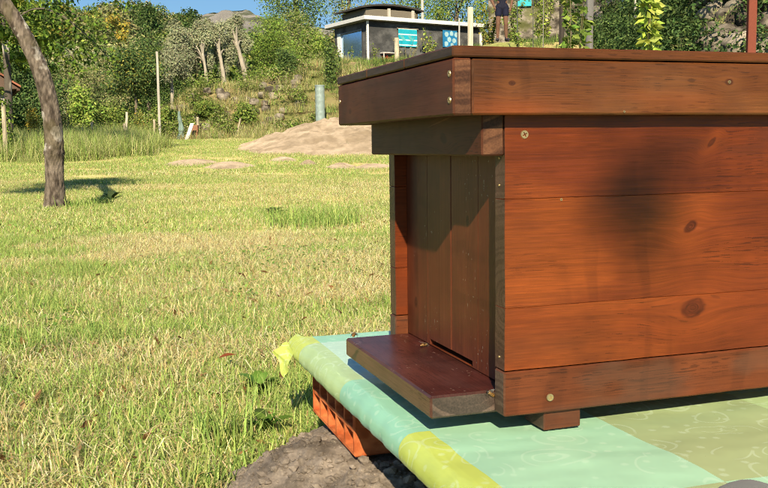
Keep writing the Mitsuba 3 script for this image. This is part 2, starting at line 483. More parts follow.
half = lambda D: 9 + .9 * np.maximum(D, 0)
add('ground', sheet(np.r_[np.arange(-9, 12, .18), np.arange(12, 70.1, .45)], half, 150), 'ground_mat', smooth=True)
struct('ground', 'gently rising lawn and terraced ground of dry soil under the grass')
add('hill', sheet(np.r_[np.arange(70.0, 330, 4.0)], half, 150), 'ground_mat', smooth=True)
struct('hill', 'wooded hillside rising behind the garden')


def mountain():
    Ds, n = np.linspace(620, 1500, 70), 420
    s = np.linspace(-1, 1, n)
    A = s[None] * (.9 * Ds)[:, None]
    Dg = np.broadcast_to(Ds[:, None], A.shape)
    xy = aD_to_xy(A, Dg)
    px = 384 + FPX * A / Dg
    prof = np.interp(px, [-400, 0, 60, 150, 190, 215, 235, 262, 300, 400, 700, 1200], [40, 70, 88, 110, 119, 121, 122, 119, 106, 88, 62, 50])
    z = (prof / 1000 * 1000 * 1.09) * sst(600, 1000, Dg) * (1 - .5 * sst(1050, 1500, Dg)) + (nz(xy[..., 0], xy[..., 1], .012, 4) - .5) * 16 * sst(640, 800, Dg) + (nz(xy[..., 0], xy[..., 1], .04, 14) - .5) * 22 * sst(640, 800, Dg) + 10
    v = np.concatenate([xy, z[..., None]], -1).reshape(-1, 3)
    i, j = np.meshgrid(np.arange(len(Ds) - 1), np.arange(n - 1), indexing='ij')
    q = i * n + j
    return v, np.concatenate([np.stack([q, q + 1, q + n + 1], -1).reshape(-1, 3), np.stack([q, q + n + 1, q + n], -1).reshape(-1, 3)])


add('mountain', mountain(), 'ground_mat', smooth=True)
struct('mountain', 'bare grey rocky mountain top seen far beyond the woods')


SOIL_C, SOIL_R = np.array([.06, .34]), .262


def soil_patch():
    nr, na = 130, 300
    r = np.linspace(0, 1, nr)
    th = np.arange(na) * 2 * np.pi / na
    R, TH = np.meshgrid(r, th, indexing='ij')
    out = 1 + .22 * (meshkit.fbm(np.stack([np.cos(TH) * 1.6, np.sin(TH) * 1.6, TH * 0], -1), 4, 3) - .5) * 2
    x, y = SOIL_C[0] + np.cos(TH) * R * out * .33, SOIL_C[1] + np.sin(TH) * R * out * .36
    prof = (1 - sst(.42, 1.0, R)) ** .8
    n1 = meshkit.fbm(np.stack([x * 14, y * 14, x * 0], -1), 5, 2)
    n2 = meshkit.fbm(np.stack([x * 70, y * 70, x * 0], -1), 4, 8)
    z = -.012 + prof * (.080 + .022 * (n1 - .5)) + (.010 * (n2 - .5)) * (.3 + prof) + .007 * (meshkit.fbm(np.stack([x * 190, y * 190, x * 0], -1), 3, 12) - .5) * (.2 + prof)
    z = z + (np.minimum(z, .066) - z) * sst(-.125, -.085, x) * (y > .20) * sst(.20, .27, y)
    z += .012 * np.exp(-((x + .16) ** 2 + (y - .40) ** 2) / .005)
    v = np.stack([x, y, z], -1).reshape(-1, 3)
    i, j = np.meshgrid(np.arange(nr - 1), np.arange(na), indexing='ij')
    a, b = i * na + j, i * na + (j + 1) % na
    return v, np.concatenate([np.stack([a, a + na, b + na], -1).reshape(-1, 3), np.stack([a, b + na, b], -1).reshape(-1, 3)])


SOIL = soil_patch()
add('soil_patch', SOIL, 'soil_mat', smooth=True)
struct('soil_patch', 'bare loose grey brown soil heaped round the hollow brick')
rng = np.random.default_rng(77)
from scipy.spatial import cKDTree
_kd = cKDTree(SOIL[0][:, :2])


def soil_z(x, y):
    return SOIL[0][_kd.query(np.stack([x, y], -1))[1], 2]


_cl = []
for _ in range(3600):
    th, r = rng.random() * 6.28, .33 * math.sqrt(rng.random())
    x, y = SOIL_C + r * np.array([math.cos(th), math.sin(th)])
    if x > -.01 or (-.078 < x and .29 < y < .525):
        continue
    s_ = .0012 + .0016 * rng.random() + .0075 * rng.random() ** 9
    ic = trimesh.creation.icosphere(subdivisions=0, radius=s_)
    _cl.append((ic.vertices * (.65 + .6 * rng.random((12, 1))) * [1, 1, .8] + [x, y, float(soil_z(x, y)) + .25 * s_], ic.faces))
add('soil_crumbs', cat(_cl), 'soil_mat')
labels['soil_crumbs'] = {'label': 'loose crumbs and small clods scattered over the bare soil', 'kind': 'stuff', 'category': 'soil'}


# ================================================================ TABLE AND HIVE
CT = HZ - .022                                                # cloth surface


def cloth_mesh():
    # section across x (left edge rolled down over the board), swept along y
    R = .021
    xs = [(.80, 0.0, .80)]
    L = 0.0
    flat = np.linspace(.80, -.075, 120)
    sec = [(x, 0.0, x) for x in flat]
    for t in np.linspace(0, 1, 12)[1:]:
        a = t * math.pi / 2
        sec.append((-.075 - R * math.sin(a), -R + R * math.cos(a), -.075 - R * a))
    u0 = sec[-1][2]
    for t in np.linspace(0, 1, 5)[1:]:
        sec.append((-.096, -R - .002 * t, u0 - .002 * t))
    u1 = sec[-1][2]
    for t in np.linspace(0, 1, 8)[1:]:
        a = t * math.pi / 2
        sec.append((-.096 + .012 * (1 - math.cos(a)), -R - .002 - .012 * math.sin(a), u1 - .012 * a * 1.2))
    sec.append((-.03, -.0362, u1 - .075))
    sec = np.array(sec)
    ys = np.linspace(-.62, .592, 220)
    n = len(sec)
    X = np.broadcast_to(sec[None, :, 0], (len(ys), n)).copy()
    Z = np.broadcast_to(sec[None, :, 1], (len(ys), n)).copy()
    U = np.broadcast_to(sec[None, :, 2], (len(ys), n)).copy()
    Y = np.broadcast_to(ys[:, None], (len(ys), n)).copy()
    wr = (meshkit.fbm(np.stack([X * 5, Y * 9, X * 0], -1), 3, 4) - .5) * .004
    wr2 = (meshkit.fbm(np.stack([U * 25, Y * 60, X * 0 + 2], -1), 2, 9) - .5) * .0022
    top = (Z > -.001)
    Z = Z + np.where(top, np.clip(2.2 * wr + .5 * wr2 - .0006 * np.abs(np.sin((X * .6 + Y) * 17 + wr * 900)) ** 6, -.004, .0010), 0)
    X = X + np.where(top, 0, wr + wr2)
    back = sst(.56, .592, Y)
    Z = Z - back ** 2 * .03 * (X > -.07) * 1.0
    v = np.stack([X, Y, Z + CT], -1).reshape(-1, 3)
    uv = np.stack([U, Y], -1).reshape(-1, 2)
    i, j = np.meshgrid(np.arange(len(ys) - 1), np.arange(n - 1), indexing='ij')
    q = i * n + j
    f = np.concatenate([np.stack([q, q + n + 1, q + 1], -1).reshape(-1, 3), np.stack([q, q + n, q + n + 1], -1).reshape(-1, 3)])
    return (v, f), uv


cl = thing('tablecloth', 'shiny patchwork oilcloth in mint, lime and olive squares under the beehive', 'tablecloth')
cm, cuv = cloth_mesh()
part(cl, 'sheet', cm, 'oilcloth', smooth=True, uv=cuv)
# folded corner that sticks out at the far left
g = np.linspace(0, 1, 12)
P00, P10, P01, P11 = map(np.array, [(-.0955, .592, CT - .010), (-.0955, .543, CT - .020), (-.119, .590, CT - .026), (-.107, .556, CT - .060)])
GU, GV = np.meshgrid(g, g, indexing='ij')
fv = (P00 * ((1 - GU) * (1 - GV))[..., None] + P10 * (GU * (1 - GV))[..., None] + P01 * ((1 - GU) * GV)[..., None] + P11 * (GU * GV)[..., None])
fv[..., 0] -= (.0028 * np.sin(GU * 7 + GV * 2) + .002 * np.sin(GV * 11 + GU * 3)) * np.sin(GV * 2.2)
fv[..., 1] += .004 * np.sin(GV * 7)
q = (np.arange(11)[:, None] * 12 + np.arange(11)[None]).ravel()
ff = np.concatenate([np.stack([q, q + 1, q + 13], 1), np.stack([q, q + 13, q + 12], 1)])
part(cl, 'corner_flap', (fv.reshape(-1, 3), ff), 'oilcloth', smooth=True, uv=np.stack([-.15 + .04 * GU.ravel(), .53 + .05 * GV.ravel()], 1), label='loose lime corner of the cloth sticking out')

tb = thing('table_board', 'thick wooden board wrapped in the oilcloth and resting on the hollow brick', 'board')
part(tb, 'slab', chbox(-.09, .79, -.60, .575, CT - .0345, CT - .0055, .004), 'rail_wood')


def brick(name, lab, x0, x1, y0, y1, z0, z1, ny=5, nr=2, grp=None):
    k = thing(name, lab, 'brick', grp)
    b = chbox(x0, x1, y0, y1, z0, z1, .002)
    w = .006
    cy, cz = (y1 - y0 - w) / ny, (z1 - z0 - w) / nr
    for i in range(ny):
        for j in range(nr):
            b = b - m3.Manifold.cube([x1 - x0 + .02, cy - w, cz - w]).translate([x0 - .01, y0 + w + i * cy, z0 + w + j * cz])
    part(k, 'block', b, 'terracotta')
    return k


brick('hollow_brick', 'orange hollow clay brick on the soil carrying the left edge of the board', -.073, .125, .295, .520, .070, CT - .0365)
brick('hollow_brick', 'orange hollow clay brick under the right end of the board', .48, .70, .33, .58, -.01, CT - .0365)
brick('hollow_brick', 'orange hollow clay brick under the near right corner of the board', .48, .70, -.50, -.25, -.01, CT - .0365)
brick('hollow_brick', 'orange hollow clay brick under the near left corner of the board', .10, .30, -.58, -.33, -.01, CT - .0365)

hive = thing('beehive', 'red brown wooden beehive with overhanging roof standing on the patchwork tablecloth', 'beehive')
W, TH, LX = .3562, .0223, .52


def hp(name, x0, x1, y0, y1, z0, z1, mat, b=.0012, parent=hive, label=None):
    v, f = mesh_of(chbox(x0, x1, y0, y1, HZ + z0, HZ + z1, b).refine_to_length(.014))
    v = v + (np.stack([meshkit.fbm(v * 22 + 5 * q_, 3, 7 + q_) for q_ in range(3)], -1) - .5) * .0011
    return part(parent, name, (v, f), mat, smooth=30, label=label)


sw = hive + '__side_wall'
for z0, z1 in ((.0475, .1116), (.1118, .2212), (.2215, .345)):
    hp('plank', 0, LX, 0, TH, z0, z1, 'side_wood', .00035, sw)
hp('base_rail', -.0008, LX + .001, -.0012, TH, 0, .0462, 'rail_wood', .0016, sw)
fw_ = hive + '__far_wall'
for z0, z1 in ((.0475, .1116), (.1118, .2212), (.2215, .345)):
    hp('plank', 0, LX, W - TH, W, z0, z1, 'side_wood', .0007, fw_)
hp('base_rail', -.0008, LX + .001, W - TH, W + .0012, 0, .0462, 'rail_wood', .0016, fw_)
hp('back_wall', LX - TH, LX - .0005, TH + .0004, W - TH - .0004, .001, .345, 'panel_wood')
hp('floor', .045, LX - TH - .001, TH + .0004, W - TH - .0004, .002, .02, 'rail_wood')
# entrance wall of upright boards with the flight slot
fp = hive + '__front_panel'
slot = m3.Manifold.cube([.2, .132, .0072]).translate([-.05, .117, HZ + .0238])
n_pl = 4
pw = (W - 2 * TH - .0008) / n_pl
for i in range(n_pl):
    y0 = TH + .0004 + i * pw
    part(fp, 'plank', chbox(.016 + .0004 * (i % 2), .038, y0 + .0003, y0 + pw - .0003, HZ + .0226, HZ + .345, .0009) - slot, 'panel_wood')
hp('lintel', -.0245, -.0004, 0.0006, W, .2643, .325, 'lid_wood', .0016)
lb = chbox(-.0715, .0385, TH + .001, W - TH - .001, HZ - .0016, HZ + .0222, .0022)
part(hive, 'landing_board', lb, 'landing_wood')
roof = hive + '__roof'
RF, OV, RT_, ZR, ZM, ZT = .0635, .0211, .0193, .3035, .3567, .3677
hp('front_board', -RF, -RF + RT_, -OV, W + OV, ZR, ZM, 'lid_wood', .0018, roof)
hp('side_board', -RF + RT_ + .0003, LX + RF, -OV, -OV + RT_, ZR + .0004, ZM - .0005, 'roof_wood', .0016, roof)
hp('side_board', -RF + RT_ + .0003, LX + RF, W + OV - RT_, W + OV, ZR + .0004, ZM - .0005, 'roof_wood', .0016, roof)
hp('back_board', LX + RF - RT_, LX + RF - .0005, -OV + RT_ + .0004, W + OV - RT_ - .0004, ZR, ZM, 'lid_wood', .0018, roof)
nb = 3
pw = (W + 2 * OV + .002) / nb
for i in range(nb):
    hp('lid_board', -RF - .001, LX + RF + .001, -OV - .001 + i * pw + .0002, -OV - .001 + (i + 1) * pw - .0002, ZM + .0008, ZT, 'roof_wood', .0014, roof)
for x in (.048, .43):
    hp('foot', x, x + .043, .006, .05, -.0212, -.0002, 'rail_wood', .0012)
    hp('foot', x, x + .043, W - .05, W - .006, -.0212, -.0002, 'rail_wood', .0012)


def screw(c, axis, r=.0042, ang=.4, parent=hive):
    """Countersunk cross-head screw: domed ring head with a cross recess."""
    h = m3.Manifold.cylinder(.0012, r, r * .86, 28)
    for a in (0, 90):
        h = h - m3.Manifold.cube([r * 1.15, r * .26, .002], True).translate([0, 0, .0011]).rotate([0, 0, math.degrees(ang) + a])
    h = h.rotate([90, 0, 0]) if axis == 'y' else h.rotate([0, -90, 0])
    part(parent, 'screw', h.translate([c[0], c[1], c[2] + HZ]), 'screw_metal')


screw((.0214, .0002, .285), 'y', .0045, .5)
screw((.0505, -.0021, .016), 'y', .0042, .2)
screw((-RF + .0002, -.0128, .3425), 'x', .0034, .3)
screw((-RF + .0002, -.0125, .3178), 'x', .0034, .9)
screw((-RF + .0002, W + .0125, .335), 'x', .0030, .1)
screw((.0627, .0003, .2193), 'y', .0016, .1)
screw((.121, -OV + .0002, .3066), 'y', .0013, .1)
screw((.2463, -OV + .0002, .337), 'y', .0018, .1)
for z in (.262, .235, .06, .02):
    screw((.0003, .012, z), 'x', .0013, .2)


# bees ---------------------------------------------------------------------------------------------------------
def bee(lab, c, heading, pitch=0.0, wings='open', roll=0.0, s=1.0, grp='honey bees about the hive'):
    k = thing('honey_bee', lab, 'bee', None)
    A = math.radians(heading)
    Rz = np.array([[math.cos(A), -math.sin(A), 0], [math.sin(A), math.cos(A), 0], [0, 0, 1]])
    p_ = math.radians(pitch)
    Ry = np.array([[math.cos(p_), 0, -math.sin(p_)], [0, 1, 0], [math.sin(p_), 0, math.cos(p_)]])
    r_ = math.radians(roll)
    Rx = np.array([[1, 0, 0], [0, math.cos(r_), -math.sin(r_)], [0, math.sin(r_), math.cos(r_)]])
    M = Rz @ Ry @ Rx * s

    def place(v):
        return np.asarray(v) @ M.T + np.asarray(c, float)
    # body of revolution: head, thorax, striped abdomen along +x
    xs = np.linspace(-.0072, .0058, 54)
    ab = np.sqrt(np.clip(1 - ((xs + .0030) / .0042) ** 2, 0, 1)) * .0021 * (1 - .14 * (xs < -.0042))
    th = np.sqrt(np.clip(1 - ((xs - .0020) / .0021) ** 2, 0, 1)) * .0020
    hd = np.sqrt(np.clip(1 - ((xs - .0048) / .0010) ** 2, 0, 1)) * .0016
    r = np.maximum(np.maximum(ab, th), np.maximum(hd, .0003))
    n = 18
    v, f = tube(np.stack([xs, xs * 0, -.00055 * ((xs + .001) / .006) ** 2], 1), r, n)
    X = v[:, 0]
    stripe = (np.sin((X + .0072) / .00175 * 2 * np.pi) > .1) & (X < .0008)
    col = np.where(stripe[:, None], [.30, .15, .035], [.022, .015, .010])
    col = np.where(((X > .0008) & (X < .0040))[:, None], [.20, .12, .045], col)
    part(k, 'body', (place(v), f), 'semi', smooth=True, color=col)
    for sg in (-1, 1):
        for L, w_, a0, x0 in ((.0092, .0030, 35 if wings == 'open' else 152, .0024), (.0066, .0022, 62 if wings == 'open' else 160, .0010)):
            t = np.linspace(0, 1, 9)
            wd = w_ * np.sin(np.pi * np.clip(t * .92 + .06, 0, 1)) ** .7 * .5
            a_ = math.radians(a0)
            d = np.array([-math.sin(a_) if wings == 'open' else math.cos(a_), sg * (math.cos(a_) if wings == 'open' else math.sin(a_)), .28])
            d /= np.linalg.norm(d)
            pr = np.cross(d, [0, 0, 1.0])
            pr /= np.linalg.norm(pr)
            base = np.array([x0, sg * .0011, .0015])
            wv = np.concatenate([base + d * L * t[:, None] + pr * wd[:, None], base + d * L * t[:, None] - pr * wd[:, None]])
            i = np.arange(8)
            part(k, 'wing', (place(wv), np.concatenate([np.stack([i, i + 1, i + 10], 1), np.stack([i, i + 10, i + 9], 1)])), 'wing_film', smooth=True)
        for j, x0 in enumerate((.0032, .0020, .0008)):
            ax = (.35, 0.0, -.6)[j]
            pts = np.array([[x0, sg * .0012, -.0010], [x0 + ax * .002, sg * .0034, -.0006], [x0 + ax * .0040, sg * .0042, -.0030]])
            lv, lf = tube(pts, [.00034, .0003, .00016], 5)
            part(k, 'leg', (place(lv), lf), 'semi', smooth=True, color=vc(lv, (.03, .02, .012)))
        av, af = tube(np.array([[.0054, sg * .0005, .0006], [.0066, sg * .0012, .0016], [.0078, sg * .0018, .0010]]), .00016, 5)
        part(k, 'antenna', (place(av), af), 'semi', smooth=True, color=vc(av, (.02, .015, .01)))
    return k


q = np.array([-.0715, .2885, .0087 + HZ]) + SUN * .077
bee('honey bee flying in above the left corner of the landing board', q, 62, 8, 'open')
bee('honey bee crawling at the left end of the entrance slot', (.006, .243, HZ + .0222 + .0031), 25, 0, 'folded')
bee('upper of the two bees clinging to the near end of the landing board', (-.006, TH - .0012, HZ + .020), 200, 35, 'folded', 60)
bee('lower of the two bees hanging under the near end of the landing board', (.004, TH - .0022, HZ + .006), 250, -55, 'open', 75)

# flat grey stone weighing down the cloth at the near edge
sv = trimesh.creation.icosphere(subdivisions=3, radius=1.0).vertices
sf = trimesh.creation.icosphere(subdivisions=3, radius=1.0).faces
sv = np.sign(sv) * np.abs(sv) ** .7 * [.028, .022, .006]
sv *= (1 + .2 * (meshkit.fbm(sv * 60, 3, 5) - .5))[:, None]
st = thing('flat_stone', 'flat grey stone lying on the cloth at the bottom edge of the view', 'stone')
part(st, 'body', (rotz(sv, 20) + [.118, -.219, CT + .0052], sf), 'matte', smooth=True, color=vc(sv, (.16, .165, .165)))


# ================================================================ LAWN
def blades(x, y, h, lean, wid, col, rng, z0):
    N = len(x)
    th = rng.random(N) * 2 * np.pi
    d = np.stack([np.cos(th), np.sin(th), np.zeros(N)], 1)
    ph = th + np.pi / 2 + .5 * rng.standard_normal(N)
    s = np.stack([np.cos(ph), np.sin(ph), np.zeros(N)], 1) * (wid / 2)[:, None]
    b = np.stack([x, y, z0 - .004], 1)
    up = np.array([0, 0, 1.0])
    mid = b + up * (h * np.cos(lean * .6))[:, None] * .5 + d * (h * np.sin(lean * .6))[:, None] * .5
    tip = b + up * np.maximum(h * np.cos(lean), .006)[:, None] + d * (h * np.sin(lean) * 1.05)[:, None]
    v = np.stack([b - s, b + s, mid - s * .8, mid + s * .8, tip], 1).reshape(-1, 3)
    k = np.arange(N)[:, None] * 5
    f = np.concatenate([k + [0, 1, 3], k + [0, 3, 2], k + [2, 3, 4]], 0)
    return v, f, np.repeat(col, 5, 0)


STRAW = [(.62, .56, .29), (.56, .48, .22), (.68, .63, .39), (.42, .31, .14)]
GREEN = [(.31, .42, .11), (.23, .34, .085), (.43, .50, .16), (.14, .23, .055)]


def lawn_cols(n, dry, rng):
    isd = rng.random(n) < dry
    return np.where(isd[:, None], pick(STRAW, (4, 3, 2, 1), n, rng, .10), pick(GREEN, (4, 3, 3, .7), n, rng, .11)), isd


def dryness(x, y):
    d = .5 + 2.3 * (nz(x, y, .8, 21) - .5) + 1.9 * (nz(x, y, 3.1, 22) - .5)
    a, D = xy_to_aD(x, y)
    return np.clip(d - .06 - .14 * sst(5, 9, D), .05, .9)


rng = np.random.default_rng(11)
parts_ = []
for (d0, d1, dens, wscale) in ((-.5, .75, 5000, 1.0), (.75, 2.4, 18000, .85), (2.4, 5.0, 12000, .92)):
    area_n = int(dens * (d1 - d0) * (.5 * (.92 * max(d0, 0) + .92 * d1) + .9))
    D = d0 + (d1 - d0) * rng.random(area_n * 2)
    a = (rng.random(area_n * 2) - .5) * (.92 * d1 + .9)
    keep = np.abs(a) < .46 * np.maximum(D, 0) + .75
    a, D = a[keep], D[keep]
    xy = aD_to_xy(a, D)
    x, y = xy[:, 0], xy[:, 1]
    under = (x > -.06) & (y < .57) & (x < .8)
    sd = np.hypot(x - SOIL_C[0], y - SOIL_C[1]) + .11 * (nz(x, y, 9, 31) - .5)
    bare = (sd < SOIL_R + .005) & (rng.random(len(x)) > .012)
    wide = (x > .25) & (y < 1.2) & (rng.random(len(x)) < .6)
    patchy = rng.random(len(x)) < .45 + 1.3 * nz(x, y, 5, 77)
    ok = ~(under | bare | wide) & patchy
    x, y = x[ok], y[ok]
    n = len(x)
    col, isd = lawn_cols(n, dryness(x, y), rng)
    tuft = nz(x, y, 4.0, 41)
    h = np.where(isd, .022 + .035 * rng.random(n), .018 + .036 * rng.random(n) + .14 * np.clip(tuft - .56, 0, 1) * (dryness(x, y) < .5))
    lying = isd & (rng.random(n) < .6)
    lean = np.where(lying, 1.15 + .35 * rng.random(n), .15 + .9 * rng.random(n))
    h = np.where(lying, h * 1.3, h)
    parts_.append(blades(x, y, h, lean, wscale * (.0016 + .0022 * rng.random(n)), col, rng, ground_z(x, y) + np.where(lying, .016 * rng.random(n), 0)))
vv = np.vstack([p[0] for p in parts_])
o, fs = 0, []
for p in parts_:
    fs.append(p[1] + o)
    o += len(p[0])
# clover and small broad leaves, and brown litter, among the blades
D = .8 + 5.2 * rng.random(26000)
a = (rng.random(26000) - .5) * (.92 * D + .9)
xy = aD_to_xy(a, D)
x, y = xy[:, 0], xy[:, 1]
ok = (nz(x, y, 2.3, 88) + .25 * nz(x, y, 11, 89) > .745) & ~((x > -.06) & (y < .57)) & (np.hypot(x - SOIL_C[0], y - SOIL_C[1]) > SOIL_R)
x, y = x[ok], y[ok]
n = len(x)
wl = leafset(np.stack([x, y, ground_z(x, y) + .012 + .022 * rng.random(n)], 1), np.array([0, 0, 1.]) + .45 * rng.standard_normal((n, 3)), rng.standard_normal((n, 3)), .008 + .012 * rng.random(n) ** 2, .8, pick([(.16, .27, .06), (.22, .34, .08), (.11, .19, .045)], (3, 3, 1), n, rng), rng)
k_ = rng.random(26000) < .035
x, y = xy[k_, 0], xy[k_, 1]
ok = ~((x > -.06) & (y < .57))
x, y = x[ok], y[ok]
n = len(x)
wb_ = leafset(np.stack([x, y, ground_z(x, y) + .010 + .02 * rng.random(n)], 1), np.array([0, 0, 1.]) + .6 * rng.standard_normal((n, 3)), rng.standard_normal((n, 3)), .012 + .03 * rng.random(n), .35, pick([(.20, .10, .04), (.30, .19, .09), (.13, .07, .035)], (2, 3, 2), n, rng), rng)
vw, fw2 = cat([wl[:2], wb_[:2]])
add('lawn_weeds', (vw, fw2), 'foliage', color=np.vstack([wl[2], wb_[2]]))
labels['lawn_weeds'] = {'label': 'clover patches and brown leaf litter low in the lawn', 'category': 'ground cover', 'kind': 'stuff'}
add('lawn_grass__001', (vv, np.vstack(fs)), 'grass_mat', color=np.vstack([p[2] for p in parts_]))
labels['lawn_grass'] = {'label': 'mown lawn of dry straw coloured and green grass blades', 'category': 'grass', 'kind': 'stuff'}

# farther lawn: patches of two sizes
sgs = {}
for size, nb_, ws, hh in ((1.0, 5000, 1.4, .9), (2.2, 6800, 2.5, 1.1)):
    for vi, dry in enumerate((.25, .42, .6, .75)):
        for rep in range(2):
            rg = np.random.default_rng(500 + vi * 10 + rep + int(size * 100))
            x, y = (rg.random(nb_) - .5) * size * 1.12, (rg.random(nb_) - .5) * size * 1.12
            col, isd = lawn_cols(nb_, np.full(nb_, dry), rg)
            h = hh * (.02 + .042 * rg.random(nb_))
            lying = isd & (rg.random(nb_) < .5)
            lean = np.where(lying, 1.1 + .3 * rg.random(nb_), .15 + .8 * rg.random(nb_))
            v, f, c = blades(x, y, h, lean, ws * (.0017 + .002 * rg.random(nb_)), col, rg, np.where(lying, .02 * rg.random(nb_), 0))
            key = f'sg_lawn_{int(size*10)}_{vi}_{rep}'
            scene[key] = {'type': 'shapegroup', 'blades': mikit.ply((v, f), 'grass_mat', color=c)}
            sgs[(size, vi, rep)] = key
PATHS = [(165, 222, 161.5, 16.4, .42), (205, 256, 161.5, 15.6, .40), (270, 300, 158, 17.0, .35), (325, 360, 157.5, 15.0, .38), (350, 400, 157.5, 14.8, .40), (300, 318, 158, 16.0, .25)]
kk = 1
for size, d0, d1 in ((1.0, 5.0, 13.0), (2.2, 13.0, 27.0)):
    for D in np.arange(d0 + size / 2, d1, size):
        lim = .45 * D + 1.0
        for a in np.arange(-lim, lim, size):
            aa, DD = a + size * .2 * (rng.random() - .5), D + size * .2 * (rng.random() - .5)
            x, y = aD_to_xy(aa, DD)
            skip = (aa > .5 and DD > 20) or (aa > 4.5 and DD > 13)
            bare = False
            for p0, p1, py, PD, pr in PATHS:
                if abs(DD - PD) < pr + size * .3 and (p0 - 384) / FPX * DD - size * .3 < aa < (p1 - 384) / FPX * DD + size * .3:
                    bare = True
            if skip:
                continue
            dv = float(dryness(x, y))
            vi = int(np.clip(dv * 4 + .5 * (rng.random() - .5) - (.7 if DD > 13 else 0), 0, 3))
            z = ground_z(x, y)
            e = .5
            zx, zy = (ground_z(x + e, y) - z) / e, (ground_z(x, y + e) - z) / e
            M = np.eye(4)
            an = rng.random() * 6.28
            M[:2, :2] = [[math.cos(an), -math.sin(an)], [math.sin(an), math.cos(an)]]
            M[2, 0], M[2, 1] = zx * M[0, 0] + zy * M[1, 0], zx * M[0, 1] + zy * M[1, 1]
            M[:3, 3] = [x, y, z]
            kk += 1
            scene[f'lawn_grass__{kk:03d}'] = {'type': 'instance', 'sg': {'type': 'ref', 'id': sgs[(size, vi, int(rng.integers(2)))]}, 'to_world': T(M)}


def tuft(name, lab, cat_, c, n, h, spread, palette, w, rng, wid=.004, lean=.5, kind=None):
    r = spread * np.sqrt(rng.random(n))
    th = rng.random(n) * 6.28
    x, y = c[0] + r * np.cos(th), c[1] + r * np.sin(th)
    v, f, col = blades(x, y, h * (.5 + .6 * rng.random(n)), lean * (.3 + rng.random(n)), wid * (.6 + .8 * rng.random(n)), pick(palette, w, n, rng), rng, ground_z(x, y))
    k = thing(name, lab, cat_)
    part(k, 'blades', (v, f), 'grass_mat', color=col)
    return k


rng = np.random.default_rng(5)
tuft('grass_tuft', 'lush green grass tuft in the middle of the lawn', 'grass tuft', put(312, 5.6), 700, .16, .30, GREEN, (3, 4, 2, 2), rng, .004, .6)
tuft('grass_tuft', 'dark green tuft on the lawn right of the curved tree trunk', 'grass tuft', put(103, 8.1), 110, .11, .09, [(.05, .10, .03), (.08, .14, .04)], (1, 1), rng, .007, .6)
tuft('grass_tuft', 'green grass tuft at the bottom of the view left of the soil', 'grass tuft', (-.25, .40), 120, .07, .06, GREEN, (3, 4, 2, 2), rng, .0032, .5)
tuft('grass_tuft', 'bright green grass tuft growing at the edge of the bare soil', 'grass tuft', (-.20, .62), 140, .10, .05, GREEN, (3, 4, 3, 1), rng, .003, .6)
tuft('grass_tuft', 'green tuft at the foot of the curved tree trunk', 'grass tuft', put(74, 7.5), 200, .13, .22, GREEN, (3, 4, 2, 2), rng, .006, .6)


def rosette(name, lab, cat_, c, n, L, palette, rng, elev=.6, aspect=.34):
    """Broad-leaved weed: curved leaves with a midrib fold from one root."""
    k = thing(name, lab, cat_)
    for i in range(n):
        th = i * 2.4 + .5 * rng.standard_normal()
        el = elev * (.4 + .9 * rng.random())
        ln = L * (.6 + .6 * rng.random())
        t = np.linspace(0, 1, 8)
        d = np.array([math.cos(th), math.sin(th), 0])
        e = el * (1 - 1.1 * t)
        mid = np.asarray(c, float) + np.cumsum(np.concatenate([[np.zeros(3)], (d * np.cos(e[:-1])[:, None] + np.array([0, 0, 1]) * np.sin(e[:-1])[:, None]) * ln / 7]), 0)
        wd = ln * aspect * .5 * np.sin(np.pi * np.clip(t * .95 + .03, 0, 1)) ** .8
        s = np.array([-d[1], d[0], 0])
        Lf, Rg = mid - s * wd[:, None] + [0, 0, 1] * wd[:, None] * .35, mid + s * wd[:, None] + [0, 0, 1] * wd[:, None] * .35
        v = np.vstack([Lf, mid, Rg])
        q = np.arange(7)
        f = np.concatenate([np.stack([q + o, q + 8 + o, q + 9 + o], 1) for o in (0, 8)] + [np.stack([q + o, q + 9 + o, q + 1 + o], 1) for o in (0, 8)])
        part(k, 'leaf', (v, f), 'foliage', smooth=True, color=np.tile(pick(palette, np.ones(len(palette)), 1, rng), (len(v), 1)))
    return k


rng = np.random.default_rng(9)
WEED = [(.09, .17, .03), (.13, .22, .045), (.07, .13, .03)]
rosette('weed_plant', 'broad leaved green weed beside the lime corner of the tablecloth', 'weed', (-.085, .90, .005), 17, .050, WEED, rng, 1.2, .36)
rosette('weed_plant', 'dark weed between the brick and the lawn edge', 'weed', (-.125, .64, .01), 11, .05, WEED, rng, 1.2, .42)
rosette('weed_plant', 'small dark dock plant on the lawn in front of the earth mound', 'weed', put(273, 6.6), 7, .13, [(.06, .09, .03), (.09, .11, .04)], rng, .5)
rosette('weed_plant', 'small broad weed in the near lawn at the left of the view', 'weed', put(80, 2.3), 7, .07, WEED, rng, .6)
rosette('weed_plant', 'dark leaved weed standing on the lawn behind the tuft by the trunk', 'weed', put(112, 8.6), 6, .16, [(.05, .08, .03)], rng, 1.0)
rosette('fallen_leaf', 'curled red brown dead leaf lying in the grass left of the tablecloth', 'leaf', (-.14, 1.05, .045), 1, .034, [(.20, .055, .025)], rng, .2, .6)


# ================================================================ TREES
def bark_tube(parent, name, pts, rads, rng, n=12, seg=24, mat='bark', col=None, rough=.12):
    P_, t = smooth_path(pts, seg)
    r = np.interp(t, np.linspace(0, 1, len(rads)), rads)
    v, f = tube(P_, r, n, rough=rough, rng=rng)
    return part(parent, name, (v, f), mat, smooth=True, color=None if col is None else vc(v, col) * (.75 + .5 * rng.random((len(v), 1))))


# near fruit tree on the left ------------------------------------------------
rng = np.random.default_rng(3)
ft = thing('fruit_tree', 'tree with curved lichen spotted trunk leaning left on the near lawn, leaves overhead', 'tree')
D0 = 7.4


